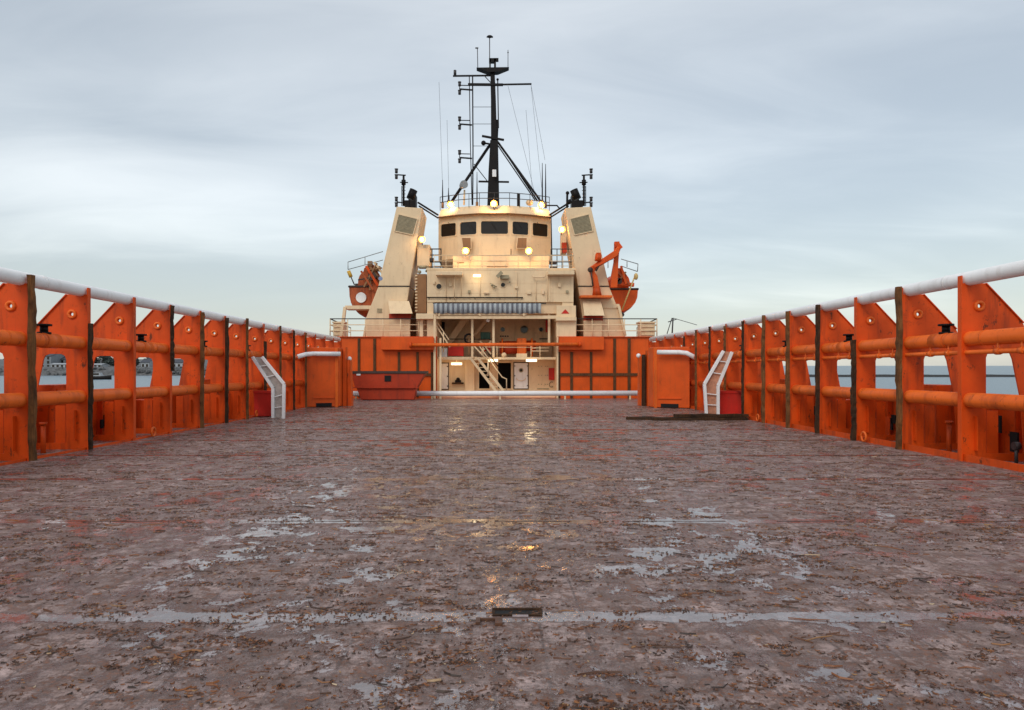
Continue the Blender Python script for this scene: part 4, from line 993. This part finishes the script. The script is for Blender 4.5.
# light mast on the left
b = MB(); b.tube([pt(469.3,76), pt(470.3,140), pt(472,205)], .035, 6); b.tube([pt(472.6,76), pt(473,150), pt(472.7,205)], .05, 6)
for py in (75.8, 107, 124, 146): b.tube([pt(472.5,py), pt(491.5,py)], .018, 5)
b.tube([pt(474,164), pt(488,182)], .03, 6); b.build('light_mast', BLACK, M)
for py in (88.5, 123.5, 157.0):
    b = MB(); b.bar(pt(460,py-3.2), pt(470,py-3.0), .05); b.bar(pt(460,py+.6), pt(472,py+1.5), .09); b.tube([pt(459.6,py+1), pt(459.6,py-4)], .03, 6); b.build('light_bracket', BLACK, M)
    for dy in (-4.2, 4.2):
        c2 = pt(459.6, py+dy); MB().tube([c2-Vector((0,0,.12)), c2+Vector((0,0,.12))], .1, 10).tube([c2+Vector((0,0,.12)), c2+Vector((0,0,.17))], .12, 10).build('signal_light', DSTEEL, M)
c2 = pt(455, 72.5); MB().tube([c2-Vector((0,0,.15)), c2+Vector((0,0,.15))], .1, 10).build('signal_light', DSTEEL, M)
# stays
b = MB(); b.tube([pt(490.5,144), pt(451.5,202,-1.0)], .1, 8); b.build('stay', BLACK, M)
b = MB(); b.tube([pt(497,141), pt(537,196,-1.0), pt(541,202,-1)], .075, 8); b.tube([pt(499,143,.3), pt(537.5,201,-.7)], .055, 8); b.tube([pt(496.5,143.5,.1), pt(535,200,-.8)], .04, 8); b.build('stay', BLACK, M)
# aerial wires
for a_, c_ in (((508,86),(534,190)), ((531,85),(545,160)), ((531,85),(543,200)), ((439,82),(443,200)), ((526,110),(533,200)), ((447,120),(449,200))):
    MB().tube([pt(*a_), pt(*c_)], .009, 4).build('aerial_wire', DSTEEL, M)
# whip aerials at the roof edge
for px, y0, y1, lb in ((442.6,205,180,'short thick whip aerial at the left corner of the wheelhouse roof'),(448.5,203,188,'short whip aerial right of the left corner aerial on the wheelhouse roof'),(542.3,203,163,'tall dark whip aerial at the right corner of the wheelhouse roof'),(545.6,205,164,'thin whip aerial at the very right edge of the wheelhouse roof'),(477,205,172,'thin upright aerial between the light mast and the main mast')):
    t = thing('whip_aerial', lb, 'antenna', at(px, y0+3, 50.2), 'aerials on the wheelhouse roof')
    MB().tube([at(px,y0+3,50.2), at(px,(y0+y1)/2,50.2), at(px,y1,50.2)], [.055,.045,.02], 6).build('rod', BLACK if px != 477 else DSTEEL, t)
    MB().tube([at(px,y0+3,50.2), at(px,y0-3,50.2)], .09, 8).build('base', BROWN, t)

# ------------------------------------------------------------------ funnels
def funnel(s, label):
    t = thing('funnel', label, 'funnel', at(388 if s < 0 else 599, 337, 47), 'funnels beside the wheelhouse')
    mir = (lambda x: x) if s < 0 else (lambda x: 987.5-x)
    Y = 47.0; dp = 3.0
    up = [(396.6,206.5),(422.5,208),(409.5,286),(378.3,286)]
    lw = [(378.3,286.6),(409.5,286.6),(404.5,320),(403.5,337.5),(362.5,337.5),(366,318)]
    MB().poly_px([(mir(x),y) for x,y in up], Y, dp).build('casing', CREAM, t, bevel=.04)
    MB().poly_px([(mir(x),y) for x,y in lw], Y-.02, dp).build('base', CREAM, t, bevel=.03)
    b = MB(); b.tube([at(mir(378),286.3,Y-.03), at(mir(409.7),286.3,Y-.03)], .035, 6); b.build('seam_pipe', DSTEEL, t)
    gp = [(398.5,214.2),(417.5,219),(413,235),(394.5,231)]
    gr = MB().poly_px([(mir(x),y) for x,y in gp], Y-.03, .028).build('grille', OLIVE, t)
    b = MB()
    for k in range(1, 13):
        f = k/13; a_ = at(mir(398.5+(394.5-398.5)*f), 214.2+(231-214.2)*f, Y-.05); c_ = at(mir(417.5+(413-417.5)*f), 219+(235-219)*f, Y-.05)
        b.bar(a_, c_, .02, .04)
    b.build('slats', OLIVE, gr)
    b = MB(); pp = [(mir(x),y) for x,y in gp+[gp[0]]]
    for p, q in zip(pp, pp[1:]): b.bar(at(*p,Y-.05), at(*q,Y-.05), .06, .05)
    b.build('grille_frame', CREAM, gr)
    # dark uptakes on top
    for px, w_, h_ in ((407,5,200),(412,7.5,193.5)):
        MB().bpx(min(mir(px-w_/2),mir(px+w_/2)), h_, max(mir(px-w_/2),mir(px+w_/2)), 208, Y+.6+px*.01, 1.0).build('uptake', BLACK, t, bevel=.04)
    cc = at(mir(411.5),194.5,Y+.9); MB().tube([cc-Vector((s*-.1,0,.3)), cc+Vector((-s*.15,0,.3))], .26, 12).build('exhaust_pipe', BLACK, t)
    if s > 0: MB().tube([at(567,208,Y+.4), at(567.3,193,Y+.4)], .07, 8).ball(at(567.5,193,Y+.4), .12).tube([at(567,203,Y+.3), at(571,201,Y+.3)], .15, 8).build('pipe_stub', BLACK, t)
    b = MB(); b.tube([at(mir(403.6),206,Y+.3), at(mir(403.6),176,Y+.3)], .07, 8); b.bar(at(mir(405.8),175.3,Y+.3), at(mir(397.5),174.8,Y+.3), .07)
    b.bar(at(mir(408),182.6,Y+.3), at(mir(400),182.3,Y+.3), .06); b.tube([at(mir(403.6),185,Y+.3), at(mir(403.6),180,Y+.3)], .14, 8)
    b.bar(at(mir(404),203,Y+.3), at(mir(397),202,Y+.3), .07)
    for k in range(5): b.bar(at(mir(401.6),187+k*3.5,Y+.3), at(mir(405.6),187+k*3.5,Y+.3), .03)
    b.tube([at(mir(401.8),186,Y+.3), at(mir(401.8),206,Y+.3)], .03, 6); b.build('light_post', BLACK, t)
    for py in (171.3, 177, 199.5, 205):
        c2 = at(mir(396.4), py, Y+.3); MB().tube([c2-Vector((0,0,.12)), c2+Vector((0,0,.12))], .095, 10).tube([c2+Vector((0,0,.12)), c2+Vector((0,0,.16))], .12, 10).build('signal_light', DSTEEL, t)
    b = MB(); b.tube([at(mir(418),202.5,Y+.6), at(mir(438),215,Y+2.2)], .06, 6); b.tube([at(mir(419),206,Y+.6), at(mir(438),218,Y+2.2)], .05, 6); b.build('bracing', BLACK, t)
    if s > 0: MB().tube([at(545,205.5,49), at(557,205.5,49), at(560,209,49)], .05, 6).build('vent_line', BLACK, t)
    # flap hood
    x0, x1 = (388, 411) if s < 0 else (582.5, 603)
    y0, y1 = (301, 313.5) if s < 0 else (301.5, 315.5)
    hd = MB(); hd.hexa([at(x0+2,y1,46.0), at(x1+1.5,y1,46.0), at(x1+1,y1-.5,46.95), at(x0+2,y1-.5,46.95), at(x0,y0,46.55), at(x1-2,y0,46.55), at(x1-2,y0,46.95), at(x0,y0,46.95)])
    hd.build('hood', CREAM if s < 0 else CREAM, t)
    MB().bpx(x0+1, y1+.3, x1, y1+5, 46.75, .2).build('hood_opening', RED, t)
    MB().bpx(x0+1, y1+5, x1-1, 337, 46.6, .35).build('vent_box', CREAM, t, bevel=.02)
    if s < 0:
        b = MB()
        for k in range(4): b.bpx(377,308.5+k*1.2,382,309.1+k*1.2,Y-.06,.035)
        b.build('small_vent', OLIVE, t); MB().tube([at(380.5,278.5,Y-.03), at(380.5,278.5,Y-.0)], .13, 14).build('blue_disc', simple('blue_sticker',(0.25,0.33,0.55)), t)
    return t
funnel(-1, 'cream leaning funnel with olive grille and black uptakes left of the wheelhouse')
funnel(1, 'cream leaning funnel with olive grille and black uptakes right of the wheelhouse')

# ------------------------------------------------------------------ boats and davits
def boat(name, px_c, py_top, py_bot, wpx, Y0, L, label, canopy_top, canopy_m):
    cx = XX(px_c, Y0); z0 = ZZ(py_bot, Y0); z1 = ZZ(py_top, Y0); Wd = wpx*Y0/F
    t = thing(name, label, 'boat', (cx, Y0+L/2, z0), 'rescue boats hanging in their davits')
    b = MB(); n = 14; m = 12; rows = []; rim = []
    for i in range(n+1):
        u = i/n; wf = math.sin(math.pi*min(1, .36+u*.25))**.7 if u < .64 else max(.03, 1-((u-.64)/.36)**2)
        w = Wd/2*wf; r = []; kz = z0+(z1-z0)*.18*(abs(u-.4)*1.6)**2
        for k in range(m+1):
            a = -math.pi/2+math.pi*k/m; r.append((cx+math.sin(a)*w*(1 if abs(math.sin(a))>.9 else 1), Y0+u*L, kz+(z1-kz)*(1-abs(math.cos(a))**.75)))
        rows.append(r); rim.append(r)
    V = b.grid(rows); b.bm.faces.new(V[0])
    b.build('hull', ORANGE2 if canopy_m is not RUSTOR else RUSTOR, t)
    f = MB(); f.tube([r[0] for r in rim]+[r[-1] for r in rim[::-1]]+[rim[0][0]], .07, 8); f.build('fender', BROWNHULL, t)
    c = MB(); rows = []; zc_ = ZZ(canopy_top, Y0)
    for i in range(n+1):
        u = i/n; w = (rim[i][-1][0]-rim[i][0][0])/2*(.56 if canopy_m is not RUSTOR else .40); hz = (zc_-z1)*(math.sin(math.pi*min(1,u*.8+.15))**.5); rr = []
        for k in range(9):
            a = math.pi*k/8; rr.append((cx-math.cos(a)*w, Y0+.03+u*(L-.06), z1+math.sin(a)**.7*hz))
        rows.append(rr)
    V = c.grid(rows); c.bm.faces.new(V[0]); c.bm.faces.new(V[-1]); c.build('canopy', canopy_m, t)
    return t, cx, z0, z1
tb, cx, z0, z1 = boat('rescue_boat', 363.5, 286.5, 316, 31, 48.6, 5.0, 'orange rescue boat with a white round plate hanging left of the left funnel', 266, RUSTOR)
c2 = at(361, 297.5, 48.5); MB().tube([c2, c2+Vector((0,.09,0))], .34, 20).build('white_plate', WHITE, tb)
tb2, cx, z0, z1 = boat('rescue_boat', 618, 289, 313.5, 43, 48.8, 5.2, 'orange rescue boat with dark gunwale hanging right of the right funnel', 272, ORANGE)
b = MB(); b.ball(at(622,314.5,48.8), .16); b.build('hook', DSTEEL, tb2)

MB().bpx(355, 283.5, 361, 287, 49.0, .8).build('console', BROWNHULL, tb)
D = thing('davit', 'rusty orange davit frame holding the rescue boat by the left funnel', 'davit', at(372,318,48))
b = MB(); b.poly_px([(364,268),(373,264),(380,276),(378,300),(372,302),(372,284),(362,280)], 47.9, .35); b.build('arm', RUSTOR, D, bevel=.03)
b = MB(); b.bar(at(368,264,47.8), at(380,280,47.8), .14); b.bar(at(371,262,47.8), at(370,290,47.8), .12); b.bpx(367.5,261,372,266,47.7,.3); b.bpx(375,266,380,271,47.7,.3); b.build('block_and_ram', BROWN, D)
for a_, c_, w_, m_ in (((361,271),(373,290),.12,RUSTOR),((377,263),(364,287),.10,BROWN),((366,266),(378,286),.16,ORANGE),((382,268),(366,270),.09,BROWN),((358,280),(379,276),.08,BROWNHULL),((374,262),(383,274),.13,CREAM)):
    MB().bar(at(*a_,47.55), at(*c_,47.7), w_).build('strut', m_, D)
c2 = at(372,276,47.6); MB().tube([c2, c2+Vector((0,.35,0))], .26, 14).build('winch_drum', BROWNHULL, D)
b = MB(); b.bpx(345,305.5,376,309,47.2,1.2); b.bar(at(345,307,47.2), at(341,337,47.2), .18); b.bar(at(345.5,307,48.3), at(342,337,48.3), .14); b.build('cradle', CREAM, D)
b = MB()
for a_, c_ in (((348,262),(383,251.5)), ((348,269.5),(383,260)), ((348,262),(348,269.5)), ((365,257),(365,265))): b.tube([at(*a_,47.6), at(*c_,47.6)], .025, 6)
b.build('platform_rail', STEEL, D)
b = MB(); b.tube([at(348.5,271,47.5), at(351,277,47.5)], .12, 8); b.build('yellow_float', simple('yellow_plastic',(0.6,0.35,0.04)), D)
b = MB(); b.tube([at(351,277,47.5), at(354.5,285,47.5)], .04, 6); b.build('falls', DSTEEL, D)

K = thing('crane', 'orange knuckle-boom crane with folded arm in front of the right funnel', 'crane', at(596,296,46.5))
Yk = 46.4
MB().bpx(580.5, 295.2, 612.5, 297.4, Yk-.3, .9).build('base_plate', PIPEOR, K)
MB().tube([at(597,296,Yk), at(596.5,287,Yk)], [.3,.22], 10).build('pedestal', ORANGE, K)
b = MB(); b.poly_px([(593.5,288),(600,288),(597.5,276),(594.5,271),(589.5,271),(592,279)], Yk-.12, .3); b.build('column', ORANGE2, K, bevel=.03)
b = MB(); b.poly_px([(589,270.5),(590,267),(597,262),(615,250),(618,246),(620,251),(617,256),(600,266),(593,272.5)], Yk-.16, .32); b.build('main_boom', ORANGE2, K, bevel=.03)
b = MB(); b.tube([at(597.8,261,Yk-.25), at(598.5,254.5,Yk-.25)], .2, 12); b.bpx(596.6,252.6,601,256.5,Yk-.4,.3); b.bar(at(594,267,Yk-.3), at(609,259,Yk-.3), .14); b.build('ram', ORANGE, K)
b = MB(); b.poly_px([(614.5,246),(619.8,246),(618.5,262),(617.5,287.5),(611,287.5),(611.5,275),(614,262)], Yk+.2, .3); b.build('outer_boom', ORANGE2, K, bevel=.03)
b = MB(); b.bpx(614.8,241.5,619.6,247,Yk+.1,.35); b.bar(at(616,243,Yk+.2), at(620.5,249,Yk+.2), .3); b.ball(at(618,249,Yk+.1), .16); b.build('knuckle', ORANGE, K)
b = MB(); b.ball(at(590.3,269.8,Yk-.2), .17); b.tube([at(591,271,Yk-.25), at(593,286,Yk-.25)], .05, 6); b.tube([at(601,262,Yk-.3), at(596,271,Yk-.3)], .06, 6); b.build('hoses', BROWNHULL, K)
D2 = thing('davit', 'orange davit with yellow strop beside the right rescue boat', 'davit', at(620,300,48))
b = MB(); b.poly_px([(618,287),(631,286),(629,278),(622,268),(618,268)], 48.0, .4); b.bar(at(612,283,48), at(634,285,48), .25); b.build('arm', ORANGE, D2, bevel=.03)
for a_, c_, w_, m_ in (((616,270),(630,285),.12,RUSTOR),((626,272),(614,286),.1,BROWN),((621,266),(626,284),.13,ORANGE2)):
    MB().bar(at(*a_,47.85), at(*c_,47.85), w_).build('strut', m_, D2)
c2 = at(619,281,47.8); MB().tube([c2, c2+Vector((0,.3,0))], .2, 14).build('winch_drum', BROWNHULL, D2)
b = MB(); b.tube([at(635,276,47.9), at(622,310,47.9)], .05, 6); b.ball(at(636,276.5,47.9), .14, (1,1,1.6)); b.build('strop', simple('yellow_webbing',(0.6,0.42,0.15)), D2)
b = MB()
for a_, c_ in (((604,262),(613,259)), ((621,259),(638,264)), ((621,266),(637.5,271.5)), ((638,264),(637.5,271.5)), ((627,261),(627,267)), ((608,261),(608,268))): b.tube([at(*a_,48.0), at(*c_,48.0)], .028, 6)
b.build('platform_rail', STEEL, D2)
b = MB(); b.bpx(603,304,619.5,308,46.9,1.2); b.bar(at(618.5,306,46.9), at(625,336,46.9), .16,.3); b.bpx(604,308,608,336,47.4,.3); b.build('cradle', CREAM, D2)
b = MB(); b.tube([at(604,325,47.2), at(621,314,47.2)], .1, 6); b.bpx(607,312,613,322,47.6,.4); b.build('winch', TAN, D2)

# ------------------------------------------------------------------ railings on the forecastle deck
def rail(a, c, n, h, label, rows=3, mat=CREAM, topdark=True):
    a, c = Vector(a), Vector(c); t = thing('railing', label, 'railing', a)
    b = MB()
    for k in range(n+1):
        p = a.lerp(c, k/n); b.tube([p, p+Vector((0,0,h))], .03, 6)
    b.build('stanchions', mat, t)
    for k in range(rows):
        z = h*(k+1)/rows
        MB().tube([a+Vector((0,0,z)), c+Vector((0,0,z))], .03 if k < rows-1 else .035, 6).build('bar', DSTEEL if (k == rows-1 and topdark) else mat, t)
zd = ztop+.05; hh = ZZ(318.8,46.3)-zd
rail((XX(330,46.3),46.3,zd), (XX(436,46.3),46.3,zd), 6, hh, 'railing on the orange bulkhead left of the recess')
rail((XX(576,46.3),46.3,zd), (XX(657,46.3),46.3,zd), 5, hh, 'railing on the orange bulkhead right of the recess')
rail((XX(330,46.3),46.35,zd), (XX(330,46.3)-.6,56,zd), 5, hh, 'railing running forward along the left ship side')
rail((XX(657,46.3),46.35,zd), (XX(657,46.3)+.6,56,zd), 5, hh, 'railing running forward along the right ship side')
for px0, px1, lb in ((333,344,'cream vent cowl behind the railing at the left ship side'), (640,655,'pale rust-streaked vent locker behind the railing at the right ship side')):
    t = thing('deck_box', lb, 'deck box', at((px0+px1)/2, 337, 47.4))
    MB().bpx(px0, 323, px1, 338, 47.2, .9).build('body', CREAM, t, bevel=.04)
    b = MB()
    for py in (326, 330, 334): b.bpx(px0+1, py, px1-1, py+1.2, 47.13, .06)
    b.build('slats', CREAM if px0 > 400 else TAN, t)
    MB().bpx(px0-.8, 321.5, px1+.8, 323, 47.1, 1.1).build('lid', CREAM, t)
t = thing('fairlead_post', 'thin grey pole with stays beyond the right railing', 'pole', at(672,334,50))
b = MB(); b.tube([at(672,336,50), at(673,318,50)], .05, 6); b.bar(at(668,322,50), at(677,319,50), .06); b.tube([at(673,318,50), at(697,325,50)], .02, 5); b.tube([at(667,334,50), at(672,318,50)], .03, 5); b.build('pole', DSTEEL, t)
MB().tube([at(672,340,50), at(672,336,50)], .12, 8).box(XX(662,50), XX(683,50), 49.8, 50.2, ZZ(345,50), ZZ(340,50)).build('base', ORANGE2, t)

# ------------------------------------------------------------------ towing winch on the mezzanine
t = thing('towing_winch', 'orange towing winch behind the crossbar in the upper recess', 'winch', at(515,357,47.8))
b = MB(); c2 = at(508,347.5,48.0); b.tube([c2+Vector((-.55,0,0)), c2+Vector((.75,0,0))], .42, 20); b.build('drum', RED, t)
for px in (501.5, 531):
    c2 = at(px,347.5,48.0); MB().tube([c2, c2+Vector((.1,0,0))], .6, 20).build('drum_flange', PIPEOR, t)
MB().bpx(517, 338, 526.5, 357, 47.3, 1.0).build('gear_case', PIPEOR, t, bevel=.08)
c2 = at(528,346,48); MB().tube([c2+Vector((-.1,0,0)), c2+Vector((.5,0,0))], .36, 16).build('motor', RED, t)
MB().bpx(516.5, 353.5, 527, 357.4, 46.72, 1.0).build('foot', CREAM, t)
b = MB(); b.ball(at(504,355,46.6), .16); b.tube([at(504,357,46.6), at(504,354,46.6)], .1, 8); b.build('cap', CREAM, t)
t = thing('hose_reel', 'dark coiled hose reel by the rail in the upper left recess', 'hose reel', at(469,340,47.2))
b = MB(); c2 = at(469,338.5,47.0)
b.tube([c2+Vector((.28*math.cos(a*math.pi/6), 0, .28*math.sin(a*math.pi/6))) for a in range(13)], .07, 6, caps=False); b.build('coil', BLACK, t)
MB().bar(c2, c2-Vector((0,0,1.0)), .08).build('stand', BROWN, t)

# ------------------------------------------------------------------ lamps
def flood(px, py, Y, power, label, r=.12):
    c = at(px, py, Y); t = thing('floodlight', label, 'lamp', c, 'lit deck floodlights')
    MB().tube([c+Vector((0,.26,0)), c+Vector((0,.0,0))], [.10,.19], 14).build('housing', DSTEEL, t)
    MB().ball(c+Vector((0,-.05,0)), r, (1,.6,1), 14).build('bulb', LAMP, t)
    MB().tube([c+Vector((0,.02,0)), c+Vector((0,-.02,0))], [.15,.215], 18).build('halo_disc', HALO, t)  # added glowing disc that imitates the amber halo round the bulb
    MB().tube([c+Vector((0,.2,0)), c+Vector((0,.25,-.32))], .03, 6).build('bracket', DSTEEL, t)
    l = bpy.data.lights.new('floodlight_lamp', 'SPOT'); l.energy = power; l.color = (1, .62, .27); l.shadow_soft_size = .12; l.spot_size = R(165); l.spot_blend = .6
    o = bpy.data.objects.new('floodlight_lamp', l); COL.objects.link(o); o.parent = t; o.location = (0,-.3,0)
    o.rotation_euler = (R(55), 0, 0)
    pl = bpy.data.lights.new('floodlight_glow', 'POINT'); pl.energy = power*.06; pl.color = (1,.55,.2); pl.shadow_soft_size = .15
    q = bpy.data.objects.new('floodlight_glow', pl); COL.objects.link(q); q.parent = t; q.location = (0,-.32,0)
FP = 85
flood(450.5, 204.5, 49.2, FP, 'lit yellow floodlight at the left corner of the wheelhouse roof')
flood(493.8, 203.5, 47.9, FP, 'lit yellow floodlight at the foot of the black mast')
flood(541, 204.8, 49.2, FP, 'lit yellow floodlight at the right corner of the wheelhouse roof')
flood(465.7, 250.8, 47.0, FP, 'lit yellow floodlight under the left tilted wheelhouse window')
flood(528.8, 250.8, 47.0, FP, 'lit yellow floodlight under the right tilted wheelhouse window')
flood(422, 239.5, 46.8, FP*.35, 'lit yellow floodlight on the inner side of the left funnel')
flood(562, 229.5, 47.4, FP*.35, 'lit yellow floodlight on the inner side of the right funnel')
def tube_lamp(px0, px1, py, Y, label, hang=False, p=22):
    c = at((px0+px1)/2, py, Y); t = thing('fluorescent_lamp', label, 'lamp', c, 'lit white tube lamps on the house')
    w_ = (px1-px0)*Y/F/2
    MB().box(c.x-w_, c.x+w_, c.y, c.y+.12, c.z-.07, c.z+.09).build('diffuser', TUBE, t, bevel=.03)
    MB().box(c.x-w_-.03, c.x+w_+.03, c.y+.0, c.y+.14, c.z+.093, c.z+.13).build('housing', CREAM, t)
    if hang: MB().tube([(c.x,c.y+.06,c.z+.12),(c.x,c.y+.06,c.z+.4)], .04, 6).build('hanger', CREAM, t)
    l = bpy.data.lights.new('tube_glow', 'POINT'); l.energy = p; l.color = (1,.80,.50); l.shadow_soft_size = .5
    o = bpy.data.objects.new('tube_glow', l); COL.objects.link(o); o.parent = t; o.location = (0,-.25,-.12)
tube_lamp(451, 462, 364, 47.4, 'lit white tube lamp hanging under the landing at the left', True, 20)
tube_lamp(488, 498, 360.6, 46.75-.3, 'lit white tube lamp above the dark doorways', False, 16)
tube_lamp(526, 537, 360.6, 46.75-.3, 'lit white tube lamp above the white door with round window', False, 16)
tube_lamp(473, 481, 275.8, 45.9, 'lit white tube lamp high on the cream house front', False, 16)
t = thing('ceiling_lamp', 'small pale lamp hanging from the lintel above the recess', 'lamp', at(488,319,46.2))
MB().ball(at(488,320.5,46.2), .1).build('globe', WHITE, t); MB().tube([at(488,320,46.2), at(488,318,46.2)], .03, 6).build('stem', CREAM, t)
